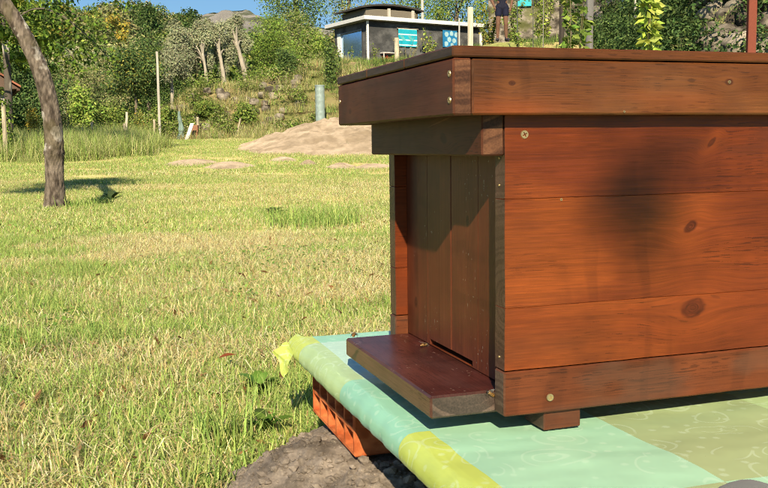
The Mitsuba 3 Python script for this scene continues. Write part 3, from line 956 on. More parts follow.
def near(px, py, D=D0):
    a = (px - 384) / FPX * D
    x, y = aD_to_xy(a, D)
    # rows are measured with the camera's roll taken out
    return np.array([x, y, CAM[2] + (146.3 - .0128 * (px - 384) - py) * D / FPX * 1.0])


tp = [near(55, 214), near(56, 190), near(57, 160), near(57.5, 130), near(55, 105), near(50, 80), near(40, 52), near(27, 26), near(12, 2), near(-4, -24), near(-18, -60), near(-24, -110)]
bark_tube(ft, 'trunk', tp, [.098, .072, .074, .072, .068, .066, .062, .057, .054, .050, .043, .03], rng, 24, 110, rough=.07)
ft_ring = tube([tp[2] + [0, 0, .02], tp[2] + [0, 0, .06], tp[2] + [0, 0, .10]], [.072, .083, .073], 24, cap=False, rough=.05, rng=rng)
part(ft, 'graft_bulge', ft_ring, 'bark', smooth=True)
BR = [([near(-4, -24), near(-40, -30, 7.4), near(-70, -10, 7.4), near(-75, 30, 7.4)], .022),
      ([near(-18, -60), near(-70, -80, 7.6), near(-110, -40, 7.8)], .022)]
BR2 = [((12, 2), (40, -22), (90, -25), (128, 6)), ((20, 30), (50, 12), (80, 25), (116, 60)), ((10, 10), (-10, 20), (-20, 35), (2, 60)), ((0, -30), (40, -45), (95, -30), (140, 2)),
       ((12, 2), (45, -10), (70, 5), (97, 26)), ((16, 40), (50, 40), (70, 48), (86, 68)), ((14, 20), (45, 18), (70, 34), (100, 44))]
LV = []
DKG_ = [(.05, .09, .025), (.08, .12, .03)]
LEAF = [(.13, .21, .035), (.20, .29, .05), (.08, .14, .03), (.28, .34, .07)]
for pts, r0 in BR:
    bark_tube(ft, 'branch', pts, [r0, r0 * .7, r0 * .3], rng, 8, 26)
    P_, t = smooth_path(pts, 60)
    for i in range(12, 60):
        for _ in range(3):
            tw = P_[i] + rng.standard_normal(3) * [.10, .15, .09] + [0, .08, -.04]
            m = int(rng.integers(3, 8))
            LV.append(tw + rng.standard_normal((m, 3)) * .045)
LV = np.vstack(LV)
lob = [(near(-75, 0, 7.6), (.4, .5, .5)), (near(-40, -80, 7.6), (.7, .7, .4))]
lob += [(near(px, r_, D_), (a_, .3, b_)) for px, r_, D_, a_, b_ in ((-8, 8, 9.2, .26, .20), (28, 2, 9.4, .22, .12), (14, 36, 9.3, .17, .12), (48, 40, 9.6, .18, .12), (-22, 42, 9.2, .20, .18), (30, 60, 9.5, .13, .07), (2, 64, 9.3, .12, .08))]
n1 = len(LV)
d = unit(rng.standard_normal((n1, 3)) + [-.2, -.6, .7])
v1 = leafset(LV, d, rng.standard_normal((n1, 3)) * .7 - [0, 0, .8], .048 * (.6 + .6 * rng.random(n1)), .60, pick(LEAF, (4, 3, 3, 1.5), n1, rng), rng)
v2 = lobes_leaves(lob, 6200, .058, LEAF, (4, 3, 3, 1.6), rng, .62, .05)
part(ft, 'crown', (np.vstack([v1[0], v2[0]]), np.vstack([v1[1], v2[1] + len(v1[0])])), 'foliage', color=np.vstack([v1[2], v2[2]]))
# slim tree behind it, with the patchy pale bark, whose crown hangs down over the lawn's far side
rng = np.random.default_rng(33)
st2 = thing('garden_tree', 'slim tree with patchy pale bark behind the curved tree at far left', 'tree')
D2 = 19.5
b2 = put(15, D2, -.2)
tp2 = [b2, near(14.5, 100, D2), near(15, 60, D2), near(12, 20, D2), near(4, -40, D2), near(0, -110, D2)]
P_, t = smooth_path(tp2, 50)
v, f = tube(P_, np.interp(t, [0, 1], [.085, .05]), 12, rough=.15, rng=rng)
pat = meshkit.fbm(np.stack([v[:, 0] * 2, v[:, 1] * 2, v[:, 2] * 2.2], -1), 2, 6)
part(st2, 'trunk', (v, f), 'matte', smooth=True, color=np.where((pat > .62)[:, None], [.42, .39, .34], [.10, .085, .07]))
LV2 = []
for row_ in BR2:
    D3 = 16.5 + 1.5 * rng.random()
    pts = [near(px, r_, D3 + .4 * rng.random()) for px, r_ in row_]
    bark_tube(st2, 'branch', [P_[30]] + pts, [.035, .028, .02, .014, .006], rng, 7, 30, 'matte', (.13, .11, .09))
    Q_, tq = smooth_path(pts, 50)
    for i in range(8, 50):
        for _ in range(3 if i < 28 else 2):
            LV2.append(Q_[i] + rng.standard_normal(3) * [.15, .25, .13] + [0, 0, -.06] + rng.standard_normal((int(rng.integers(3, 8)), 3)) * .09)
LV2 = np.vstack(LV2)
n2_ = len(LV2)
w2 = leafset(LV2, unit(rng.standard_normal((n2_, 3)) + [-.2, -.6, .7]), rng.standard_normal((n2_, 3)) * .7 - [0, 0, .8], .095 * (.6 + .6 * rng.random(n2_)), .60, pick(LEAF + DKG_, (4, 2, 4, .8, 3, 2), n2_, rng), rng)
lob = []
for px, row, w_, h_, dd in ((-15, 15, 34, 26, 0), (20, 10, 28, 22, .6), (44, 22, 20, 20, .8), (64, 12, 10, 10, 1.2), (8, 45, 20, 16, .5), (40, 50, 22, 15, .9), (62, 48, 12, 14, 1.2), (58, 70, 10, 7, 1.4), (30, 68, 12, 8, 1), (-30, 50, 24, 20, 0),
                            (60, -15, 34, 15, 1), (10, -30, 50, 20, 0), (-5, 72, 10, 8, .3)):
    c = near(px, row, D2 + dd)
    lob.append((c, (w_ * D2 / FPX, w_ * D2 / FPX, h_ * D2 / FPX)))
    bark_tube(st2, 'branch', [P_[28], (P_[30] + c) / 2 + [0, 0, .15], c], [.03, .02, .008], rng, 6, 9, 'matte', (.13, .11, .09))
v, f, c = lobes_leaves(lob, 6500, .085, LEAF + DKG_, (3, 2.2, 3, 1, 4, 2), rng, .6, .15)
part(st2, 'crown', (np.vstack([v, w2[0]]), np.vstack([f, w2[1] + len(v)])), 'foliage', color=np.vstack([c, w2[2]]))


# slender young tree behind the viewpoint; its outer leaves dapple the hive and the lawn
rng = np.random.default_rng(91)
yt = thing('young_tree', 'slender young tree behind the viewpoint whose leaves dapple the hive', 'tree')
yb = np.array([-3.4, -3.2, -.1])
bark_tube(yt, 'trunk', [yb, yb + [.05, 0, .9], yb + [0, .05, 1.9], yb + [.1, 0, 2.8]], [.03, .026, .018, .008], rng, 9, 20)
tips = [(np.array([.160, 0, .410]) + 5.2 * SUN, .033, 84)]
for gx, gy in ((-.62, .62), (-.85, 1.05), (-.55, 1.35), (-.95, 1.9), (-.70, 2.5), (-1.2, 3.0)):
    tips.append((np.array([gx, gy, .03]) + (3.0 + .3 * rng.random()) * SUN, .10, 34))
C_ = []
for c, sp, m in tips:
    st_ = yb + [.0, 0, 1.1 + .5 * rng.random()]
    bark_tube(yt, 'branch', [st_, (st_ + c) / 2 + [0, 0, .12], c], [.009, .006, .002], rng, 6, 10)
    C_.append(c + rng.standard_normal((m, 3)) * sp * [1, 1, .8])
C_ = np.vstack(C_)
v, f, c = leafset(C_, unit(rng.standard_normal((len(C_), 3)) + [0, 0, .6]), rng.standard_normal((len(C_), 3)), .045, .55, pick(LEAF, (4, 3, 3, 1), len(C_), rng), rng)
part(yt, 'crown', (v, f), 'foliage', color=c)


def tree(name, lab, px, D, height, width, palette, w, seed, leaves=6000, leaf=.11, trunk_r=.12, trunk_h=.35, nl=10, grp=None, lean=0.0, trunk_col=None, base=None, depth=None, bush=False, aspect=.6, shell=.5, catg='tree'):
    rng = np.random.default_rng(seed)
    k = thing(name, lab, catg, grp)
    b = put(px, D) if base is None else np.asarray(base, float)
    rx = width / 2
    ry = (depth or width) / 2
    Rv, Fv = np.r_[R2, 0], np.r_[F2, 0]
    cb = trunk_h * height if not bush else .05 * height
    lobs = []
    for i in range(nl):
        t = (i + .5) / nl
        zc = cb + (height - cb) * (.12 + .76 * t)
        prof = math.sin(math.pi * min(max(.18 + .74 * t, 0), 1)) ** .7
        ang = i * 2.399 + rng.random()
        rr = prof * (.25 + .55 * rng.random())
        c = b + Rv * (math.cos(ang) * rx * rr + lean * t) + Fv * math.sin(ang) * ry * rr + np.array([0, 0, zc])
        s = (.30 + .20 * rng.random())
        lobs.append((c, (rx * s * 1.25, ry * s * 1.25, (height - cb) * s * .55)))
    if not bush:
        top = b + Rv * lean * .6 + np.array([0, 0, cb + (height - cb) * .55])
        m = (b + top) / 2 + Rv * .1 * rng.standard_normal()
        tc = trunk_col
        bark_tube(k, 'trunk', [b - [0, 0, .15], m, top], [trunk_r, trunk_r * .75, trunk_r * .3], rng, 9, 12, 'matte', tc or (.16, .13, .10))
        for i in range(0, nl, 2):
            c = lobs[i][0]
            st_ = b + (top - b) * (.5 + .4 * i / nl)
            bark_tube(k, 'branch', [st_, (st_ + c) / 2 + [0, 0, .1], c], [trunk_r * .35, trunk_r * .2, trunk_r * .08], rng, 6, 7, 'matte', tc or (.16, .13, .10))
    v, f, c = lobes_leaves(lobs, leaves, leaf, palette, w, rng, aspect, shell)
    part(k, 'crown', (v, f), 'foliage', color=c)
    return k


DKG = [(.06, .105, .036), (.095, .15, .048), (.14, .195, .06), (.04, .07, .028)]
MDG = [(.13, .19, .04), (.18, .24, .055), (.085, .135, .033), (.25, .28, .07)]
BRG = [(.15, .23, .045), (.21, .29, .06), (.10, .16, .035), (.27, .32, .075)]
OLV = [(.25, .27, .16), (.29, .305, .19), (.21, .235, .135), (.32, .325, .21)]
YEL = [(.34, .28, .05), (.26, .25, .06), (.42, .30, .05), (.18, .19, .05)]
BRN = [(.30, .30, .135), (.24, .255, .11), (.35, .325, .17), (.17, .195, .08)]

tree('shrub', 'dense dark green shrub between the slim tree and the curved trunk', 36, 29, 3.0, 2.2, DKG, (3, 3, 1, 3), 102, 7000, .08, bush=True, catg='shrub')
tree('shrub', 'olive brown shrub rising right of the curved trunk', 76, 33, 3.0, 2.4, BRN + MDG, (3, 3, 2, 1, 1, 1, 1, 0), 103, 11000, .06, bush=True, catg='shrub')
tree('shrub', 'olive green shrub thicket left of the tall pole', 108, 35, 3.3, 2.8, BRN + MDG, (3, 3, 2, 1, 1, 1, 1, 0), 104, 12000, .06, bush=True, catg='shrub')
tree('bright_bush', 'small bright green bush in front of the brown thicket', 86, 27, 1.6, .9, BRG, (3, 3, 1, 2), 105, 1800, .085, bush=True, catg='bush')
tree('garden_tree', 'flat topped dark tree with yellowish upper leaves left of the pole', 140, 29, 2.7, 2.2, DKG + YEL, (3, 3, 3, 3, 0, 1.4, 0, 1), 106, 6000, .08, .06, .42, 10)
tree('garden_tree', 'tall dark green tree directly behind the tall pole', 152, 37, 4.2, 2.2, DKG, (3, 3, 2, 2), 107, 9500, .075, .12, .15, 11)
tree('garden_tree', 'dark green tree right behind the pole at the olive trees', 178, 42, 3.6, 2.0, DKG, (3, 3, 2, 2), 108, 7000, .08, .12, .15, 9)
tree('shrub', 'low green shrub at the foot of the dark trees', 128, 30, 1.1, 2.0, MDG, (3, 2, 2, 1), 109, 2200, .085, bush=True, catg='shrub')
tree('shrub', 'low shrub in front of the dark thicket left of the leaning posts', 104, 28, 1.1, 1.4, MDG, (3, 2, 2, 1), 110, 1800, .08, bush=True, catg='shrub')
tree('yellow_shrub', 'small shrub with golden yellow leaves beside the curved trunk', 37, 23, .95, .42, YEL, (3, 1, 3, 1), 111, 700, .06, bush=True, catg='shrub')
tree('hedge_bush', 'bright green bush at the left edge by the light post', 1, 18, 1.5, .75, BRG, (3, 3, 1, 2), 112, 1800, .08, bush=True, catg='bush')
tree('seedling', 'little yellowish sapling between the two leaning fence posts and the pole', 143, 25, .85, .35, YEL + MDG, (1, 2, 0, 1, 1, 1, 1, 1), 113, 350, .055, bush=True, catg='sapling')

# pollarded grey-green trees on the terrace: trunk foot (px, row), top (px, row), D, girth


def pollard(lab, foot, top, D, r, crown, seed, leaves=5000):
    rng = np.random.default_rng(seed)
    k = thing('olive_tree', lab, 'tree', None)

    def P(px, py, dd=0):
        a = (px - 384) / FPX * (D + dd)
        x, y = aD_to_xy(a, D + dd)
        return np.array([x, y, zat(py + .0128 * (px - 384), D + dd)])
    f0, t0 = P(*foot), P(*top)
    f0[2] = min(f0[2], float(h_aD((foot[0] - 384) / FPX * D, D))) - .1
    mid = (f0 + t0) / 2 + [.08, 0, 0]
    bark_tube(k, 'trunk', [f0, mid, t0], [r * .82, r * .62, r * .42], rng, 10, 16, 'matte', (.36, .32, .26), .3)
    lobs = []
    for (px, py, w_, h_, dd) in crown:
        c = P(px, py, dd)
        lobs.append((c, (w_ * D / FPX, w_ * D / FPX, h_ * D / FPX)))
        bark_tube(k, 'branch', [t0 - (t0 - f0) * .1, (t0 + c) / 2 + [0, 0, .1], c], [r * .4, r * .25, r * .08], rng, 6, 8, 'matte', (.28, .25, .20))
    v, f, c = lobes_leaves(lobs, int(leaves * 1.5), .085, OLV, (3, 3, 2, 1.5), rng, .45, .25)
    part(k, 'crown', (v, f), 'foliage', color=c)


pollard('grey green olive tree with low leaning trunk, leftmost on the terrace', (172, 104), (176, 78), 37, .13, [(178, 66, 13, 13, 0), (168, 77, 10, 8, -.5), (188, 72, 10, 10, .5), (182, 50, 12, 12, .8), (172, 58, 8, 9, .3), (184, 36, 9, 9, .8), (192, 58, 9, 10, .6)], 201, 9500)
pollard('grey green olive tree with slender pale stem, second on the terrace', (212, 99), (208, 55), 38, .12, [(203, 42, 14, 12, 0.6), (195, 55, 12, 12, .9), (213, 62, 7, 12, .9), (190, 40, 9, 9, .6), (206, 30, 9, 8, .6), (196, 68, 9, 10, 1.2), (212, 40, 8, 9, .5)], 202, 9500)
pollard('olive tree with thick whitish leaning trunk in the middle of the row', (229, 98), (224, 52), 39, .15, [(221, 40, 12, 10, .5), (234, 56, 8, 12, .9), (213, 32, 8, 7, 0.4), (222, 56, 7, 10, .9), (228, 70, 6, 10, .9), (226, 30, 7, 7, .5)], 203, 6500)
pollard('olive tree with thick pale trunk bent to the left, rightmost of the row', (253, 95), (241, 44), 40, .17, [(240, 38, 10, 11, .6), (250, 46, 8, 9, .8), (232, 44, 8, 9, .9), (243, 24, 7, 8, .6), (246, 66, 6, 9, .9), (236, 28, 7, 7, .5)], 204, 6500)

tree('round_tree', 'rounded bright green tree right of the pale olive trunks', 277, 42, 3.9, 2.5, BRG, (3, 2, 3, .6), 115, 12000, .078, .12, .1, 12)
tree('round_tree', 'mid green tree behind the rounded bright one', 300, 48, 4.8, 2.8, BRN + MDG, (1, 1, 1, 1, 3, 2, 2, 1), 116, 10000, .08, .12, .1, 10)
tree('round_tree', 'green bushy tree at the left side of the grey shed', 316, 43, 3.0, 1.7, BRG + BRN, (2, 2, 1, 1, 1, 1, 1, 0), 117, 4800, .10, .1, .1, 9)
tree('shrub', 'green shrub on the terrace edge below the rounded tree', 268, 36, 1.0, 1.6, MDG, (3, 3, 2, 2), 118, 2600, .09, bush=True, catg='shrub')
tree('shrub', 'bright shrub on the terrace beside the shed wall', 327, 33, 1.3, .9, BRG, (3, 3, 2, 2), 119, 1800, .075, bush=True, catg='shrub')
tree('shrub', 'dark shrub on the bank above the earth mound', 290, 29.5, .9, .9, DKG, (3, 3, 2, 2), 120, 1800, .07, bush=True, catg='shrub')
tree('shrub', 'green shrub at the foot of the bank left of the mound', 210, 27.5, .6, 1.0, MDG, (3, 3, 2, 2), 121, 2000, .07, bush=True, catg='shrub')
tree('shrub', 'green shrub at the foot of the bank beside the earth mound', 248, 27, .7, .9, MDG, (3, 3, 2, 2), 122, 2000, .07, bush=True, catg='shrub')
tree('shrub', 'dark leafy shrub right of the grey pipe', 334, 28.3, 1.5, .55, DKG + MDG, (2, 2, 2, 1, 1, 1, 0, 0), 123, 1600, .065, bush=True, catg='shrub')
tree('shrub', 'green shrub at the foot of the pole', 170, 27, .8, .8, MDG, (3, 3, 2, 2), 124, 1400, .065, bush=True, catg='shrub')

# tall trees behind the shed
tree('tall_tree', 'tall spreading green tree behind the shed at its left', 300, 58, 9.5, 5.2, DKG + BRG, (1, 2, 2, 1, 2, 1, 1, 0), 130, 9000, .13, .2, .42, 13, shell=.2)
tree('tall_tree', 'tall thin leaved tree above the left corner of the shed', 352, 60, 9.5, 4.4, MDG + BRN, (2, 2, 1, 2, 1, 1, 1, 0), 131, 5200, .13, .16, .35, 12, shell=.1)
tree('tall_tree', 'tree with fresh green leaves behind the middle of the shed', 418, 55, 7.6, 4.2, BRG, (3, 2, 2, 1), 132, 6500, .12, .15, .3, 12, shell=.2)
tree('tall_tree', 'green tree behind the right half of the shed', 458, 52, 6.9, 3.6, BRG + MDG, (2, 2, 1, 1, 1, 1, 1, 1), 133, 6500, .12, .15, .25, 12, shell=.2)
tree('tall_tree', 'pale green tree behind the person', 500, 50, 6.4, 3.2, BRG + YEL, (2, 2, 1, 1, 0, 1, 0, 1), 134, 4200, .12, .14, .25, 10, shell=.2)
tree('tall_tree', 'dark tree standing over the ivy bank', 690, 26, 6.5, 4.5, DKG, (3, 2, 1, 2), 135, 8000, .10, .14, .3, 12)
tree('tall_tree', 'tree above the stone wall house', 610, 40, 8.5, 6.0, DKG + MDG, (2, 2, 1, 2, 1, 1, 1, 0), 136, 8000, .13, .2, .45, 12)

# woods on the hill ---------------------------------------------------------
rng = np.random.default_rng(40)
protos = []
for i, (pal, w_) in enumerate(((DKG, (3, 3, 1, 2)), (MDG, (3, 2, 3, 1)), (BRN, (3, 2, 2, 2)), (YEL, (2, 3, 2, 2)), (OLV, (3, 2, 3, 1)), (DKG + BRN, (1, 2, 2, 1, 2, 2, 1, 1)))):
    rg = np.random.default_rng(300 + i)
    lobs = []
    for j in range(8):
        t = (j + .5) / 8
        an = j * 2.4
        rr = math.sin(math.pi * (.15 + .75 * t)) * (.2 + .3 * rg.random())
        lobs.append((np.array([math.cos(an) * rr, math.sin(an) * rr, .1 + .85 * t]), (.26, .26, .20)))
    v, f, c = lobes_leaves(lobs, 1500, .075, pal, w_, rg, .7, .4)
    key = f'sg_wood_{i}'
    scene[key] = {'type': 'shapegroup', 'crown': mikit.ply((v, f), 'foliage', color=c)}
    protos.append(key)
labels['hill_woodland'] = {'label': 'mixed green, brown and golden woodland covering the hillside', 'category': 'woodland', 'kind': 'stuff'}
kk = 0
for D in np.r_[np.arange(52, 110, 4.6), np.arange(112, 300, 7.5)]:
    sp = 2.9 + D * .018
    lim0, lim1 = -.52 * D, .10 * D if D > 66 else -.14 * D
    for a in np.arange(lim0, lim1, sp):
        aa, DD = a + sp * .7 * (rng.random() - .5), D + 4 * (rng.random() - .5)
        px = 384 + FPX * aa / DD
        if D < 66 and px > 250:
            continue
        x, y = aD_to_xy(aa, DD)
        nn = float(nz(x, y, .045, 61))
        prob = [1.5, 2.5, 3, .3 + (7 * (nn > .53)), .8 + .8 * (nn < .45), 1.5] if D < 130 else [1.2, 2, 3, .3 + 5 * (nn > .53), .8, 2]
        i = rng.choice(6, p=np.array(prob) / sum(prob))
        H = (3.6 + 2.8 * rng.random()) * (1.0 if D < 110 else 1.15)
        Wd = H * (.75 + .4 * rng.random())
        z = ground_z(x, y) - .1 * H
        kk += 1
        scene[f'hill_woodland__{kk:03d}'] = {'type': 'instance', 'sg': {'type': 'ref', 'id': protos[i]}, 'to_world': T().translate([float(x), float(y), float(z)]).rotate([0, 0, 1], float(rng.random() * 360)).scale([Wd, Wd, H])}

# ---------------------------------------------------------------- bank cover, tall grass
TG = [(.36, .42, .14), (.26, .36, .09), (.50, .48, .24), (.20, .28, .07)]


def grass_clump_groups(tag, pal, w_, h, n, lean, wid, spread):
    out = []
    for i in range(3):
        rg = np.random.default_rng(700 + i + len(tag))
        r = spread * np.sqrt(rg.random(n))
        th = rg.random(n) * 6.28
        v, f, c = blades(r * np.cos(th), r * np.sin(th), h * (.45 + .65 * rg.random(n)), lean * rg.random(n), wid * (.6 + .8 * rg.random(n)), pick(pal, w_, n, rg), rg, np.zeros(n))
        key = f'sg_{tag}_{i}'
        scene[key] = {'type': 'shapegroup', 'blades': mikit.ply((v, f), 'grass_mat', color=c)}
        out.append(key)
    return out


def scatter(name, groups, pts, rng, smin=.7, smax=1.3):
    for i, (x, y) in enumerate(pts):
        s = smin + (smax - smin) * rng.random()
        z = float(ground_z(x, y))
        scene[f'{name}__{i + 1:03d}'] = {'type': 'instance', 'sg': {'type': 'ref', 'id': groups[int(rng.integers(len(groups)))]}, 'to_world': T().translate([float(x), float(y), z - .02]).rotate([0, 0, 1], float(rng.random() * 360)).scale(s)}


rng = np.random.default_rng(51)
gA = grass_clump_groups('tallgrass', TG, (3, 3, 3, 1), .52, 480, 1.2, .008, .45)
pts = []
for D in np.arange(17.3, 24, .33):
    pr = np.interp(D, [17.3, 18.5, 20, 24], [92, 136, 150, 158])
    for a in np.arange((-40 - 384) / FPX * D, (pr - 384) / FPX * D, .36):
        pts.append(aD_to_xy(a + .2 * rng.standard_normal(), D + .15 * rng.standard_normal()))
scatter('tall_grass', gA, pts, rng, .40, 1.2)
labels['tall_grass'] = {'label': 'band of tall uncut seeding grass behind the curved tree', 'category': 'grass', 'kind': 'stuff'}
gB = grass_clump_groups('bankgrass', TG + BRN + STRAW, (2, 2, 2, 1, 1, 1, 1, 1, 1, 2, 1, 2), .36, 260, 1.5, .010, .36)
pts = []
for D in np.arange(25.5, 41, .30):
    for a in np.arange((120 - 384) / FPX * D, (350 - 384) / FPX * D, .42):
        if rng.random() < .85:
            pts.append(aD_to_xy(a + .2 * rng.standard_normal(), D + .15 * rng.standard_normal()))
scatter('bank_grass', gB, pts, rng, .45, 1.15)
labels['bank_grass'] = {'label': 'long dry and green grass hanging over the terraced bank', 'category': 'grass', 'kind': 'stuff'}


def bush_groups(tag, pal, w_, n, leaf):
    out = []
    for i in range(3):
        rg = np.random.default_rng(900 + i + len(tag))
        lobs = [(np.array([.3 * rg.standard_normal(), .3 * rg.standard_normal(), .25 + .3 * rg.random()]), (.35, .35, .3)) for _ in range(5)]
        v, f, c = lobes_leaves(lobs, n, leaf, pal, w_, rg, .62, .5)
        key = f'sg_{tag}_{i}'
        scene[key] = {'type': 'shapegroup', 'leaves': mikit.ply((v, f), 'foliage', color=c)}
        out.append(key)
    return out


gC = bush_groups('bankbush', MDG + BRN + BRG, (2, 2, 2, 1, 1, 1, 1, 1, 1, 1, 1, 0), 650, .085)
pts = []
for D in np.arange(26, 41, .95):
    for a in np.arange((100 - 384) / FPX * D, (345 - 384) / FPX * D, .9):
        if D > 31 and (160 - 384) / FPX < a / D < (268 - 384) / FPX:
            continue
        if rng.random() < .58:
            pts.append(aD_to_xy(a + .3 * rng.standard_normal(), D + .3 * rng.standard_normal()))
for D in np.arange(24.5, 34, 1.0):
    for a in np.arange((-30 - 384) / FPX * D, (160 - 384) / FPX * D, .9):
        if rng.random() < .6:
            pts.append(aD_to_xy(a + .3 * rng.standard_normal(), D + .3 * rng.standard_normal()))
scatter('bank_scrub', gC, pts, rng, .32, .82)
labels['bank_scrub'] = {'label': 'low bramble scrub growing over the bank and along the edge of the woods', 'category': 'scrub', 'kind': 'stuff'}

# right-hand slope: ivy and dark ground cover
gD = bush_groups('ivy', DKG, (3, 3, 1.5, 3), 620, .075)
pts = []
rng = np.random.default_rng(52)
for D in np.arange(10.5, 26, .36):
    for px in np.arange(520, 850, .40 / D * FPX):
        pj = px + 6 * rng.standard_normal()
        if D > 17 and pj < 585:
            continue
        if D < 17 and 696 < pj < 785 and rng.random() < .25:
            continue
        pts.append(aD_to_xy((pj - 384) / FPX * D, D + .2 * rng.standard_normal()))
scatter('ivy_cover', gD, pts, rng, .45, .95)
labels['ivy_cover'] = {'label': 'dark ivy and ground cover over the slope to the right', 'category': 'ivy', 'kind': 'stuff'}
gE = grass_clump_groups('terracegrass', GREEN + DKG, (1, 2, 1, 2, 1, 1, 1, 1), .30, 220, 1.0, .010, .34)
pts = []
for D in np.arange(19, 33, .5):
    for px in np.arange(330, 640, .5 / D * FPX):
        if 22 < D < 27.4 and 485 < px < 520:
            continue
        pts.append(aD_to_xy((px + 4 * rng.standard_normal() - 384) / FPX * D, D + .2 * rng.standard_normal()))
scatter('terrace_grass', gE, pts, rng, .45, 1.0)
labels['terrace_grass'] = {'label': 'rough grass on the terrace around the shed and the person', 'category': 'grass', 'kind': 'stuff'}


# ================================================================ EARTH MOUND, PATHS, STONES
def blob_sheet(c, ru, rv, hgt, seed, nr=90, na=180, pw=.5, base=-.08):
    r = np.linspace(0, 1, nr)
    th = np.arange(na) * 2 * np.pi / na
    Rr, TH_ = np.meshgrid(r, th, indexing='ij')
    k = 1 + .22 * (meshkit.fbm(np.stack([np.cos(TH_) * 1.5, np.sin(TH_) * 1.5, TH_ * 0], -1), 4, seed) - .5) * 2
    a = c[0] + np.cos(TH_) * Rr * ru * k
    D = c[1] + np.sin(TH_) * Rr * rv * k
    xy = aD_to_xy(a, D)
    nn = meshkit.fbm(np.stack([xy[..., 0] * 1.4, xy[..., 1] * 1.4, a * 0], -1), 5, seed + 1)
    n2 = meshkit.fbm(np.stack([xy[..., 0] * 6, xy[..., 1] * 6, a * 0], -1), 4, seed + 2)
    prof = (1 - sst(0, 1, Rr)) ** pw
    z = h_aD(a, D) + base + prof * hgt * (.75 + .5 * nn) + (.16 * hgt ** .5 * (n2 - .5) + .10 * hgt * (meshkit.fbm(np.stack([xy[..., 0] * 2.6, xy[..., 1] * 2.6, a * 0], -1), 3, seed + 5) - .5) * 2) * (prof + .15)
    v = np.concatenate([xy, z[..., None]], -1).reshape(-1, 3)
    i, j = np.meshgrid(np.arange(nr - 1), np.arange(na), indexing='ij')
    q, p = i * na + j, i * na + (j + 1) % na
    return v, np.concatenate([np.stack([q, q + na, p + na], -1).reshape(-1, 3), np.stack([q, p + na, p], -1).reshape(-1, 3)])


k = thing('earth_mound', 'big heap of bare light brown earth at the far side of the lawn', 'earth heap')
part(k, 'heap', cat([blob_sheet((-.85, 21.0), 2.7, 3.4, .62, 12), blob_sheet((-.3, 22.6), 2.2, 2.2, .80, 15)]), 'mound_mat', smooth=True)
for i, (p0, p1, py, PD, pr) in enumerate(PATHS):
    a0, a1 = (p0 - 384) / FPX * PD, (p1 - 384) / FPX * PD
    nm = num('bare_path')
    add(nm, blob_sheet(((a0 + a1) / 2, PD), (a1 - a0) / 2 * 1.08, pr * 1.35, .085, 60 + i, 40, 110, .55, -.012), 'mound_mat', smooth=True)
    struct(nm, 'strip of bare trodden earth across the far lawn')

# stones showing in the bank and in the rock outcrop
ICO = trimesh.creation.icosphere(subdivisions=2, radius=1.0)


def stone(parent, c, s, seed, name='stone'):
    rg = np.random.default_rng(seed)
    v = np.array(ICO.vertices)
    v = np.sign(v) * np.abs(v) ** .75 * np.asarray(s) * (.85 + .3 * rg.random(3))
    v = v * (1 + .5 * (meshkit.fbm(np.array(ICO.vertices) * 2.2 + seed, 3, seed % 97) - .5))[:, None]
    return part(parent, name, (rotz(v, rg.random() * 360) + c, ICO.faces), 'rubble', smooth=40)


tw = thing('terrace_wall', 'old tumbled dry stone terrace wall half buried in the bank', 'stone wall')
rng = np.random.default_rng(61)
for i in range(44):
    px = 176 + 130 * rng.random()
    D = 27.0 + 2.2 * rng.random()
    c = put(px, D)
    stone(tw, c + [0, 0, .05 + .1 * rng.random()], (.14, .12, .10), 1000 + i)


# ================================================================ POSTS AND GARDEN BITS
def post(name, lab, px, D, h, r, col, lean=(0, 0), n=8, grp=None, catg='post', top=None, base_dz=-.15, square=False):
    rg = np.random.default_rng(int(px * 7 + D))
    k = thing(name, lab, catg, grp)
    b = put(px, D, base_dz)
    t = b + np.array([0, 0, h - base_dz]) + np.r_[R2 * lean[0] + F2 * lean[1], 0]
    pth = np.linspace(b, t, 7)
    pth[1:-1] += rg.standard_normal((5, 3)) * r * .12
    v, f = tube(pth, np.linspace(r, r * .88, 7), 4 if square else n, rough=.12, rng=rg)
    part(k, 'shaft', (v, f), 'matte', smooth=35 if False else False, color=vc(v, col) * (.7 + .6 * rg.random((len(v), 1))))
    return k, t


WOODP = (.40, .34, .25)
post('utility_pole', 'tall thin grey pole standing between the dark trees', 163, 25.4, 2.40, .037, (.45, .42, .37), catg='pole', n=10)
post('fence_post', 'light wooden post at the far left below the house', 9, 17.5, 1.05, .045, WOODP)
post('fence_post', 'taller of the two leaning pale posts before the dark thicket', 128, 23.5, .80, .035, (.52, .47, .38), (.08, 0))
post('fence_post', 'shorter post beside the leaning pale one', 127, 23.2, .52, .04, WOODP, (.03, 0))
post('fence_post', 'short wooden post just left of the tall pole', 157.5, 25, .58, .035, WOODP)
post('fence_post', 'weathered post in the tall grass right of the curved trunk', 96, 24, .55, .035, WOODP)
post('fence_post', 'thin grey post in the tall grass near the curved trunk', 86, 24, .42, .03, (.35, .33, .3))
post('fence_post', 'wooden post by the orange clay block at the foot of the bank', 201, 26, .62, .04, WOODP)
post('fence_post', 'leaning stick in the bank scrub left of the mound', 237, 26.2, .55, .025, WOODP, (.18, 0))
post('garden_stake', 'short wooden stake on the terrace above the mound', 301, 33, .75, .04, WOODP, catg='stake')
post('garden_stake', 'wooden stake on the terrace nearest the rounded tree', 318, 34, .75, .045, WOODP, catg='stake')

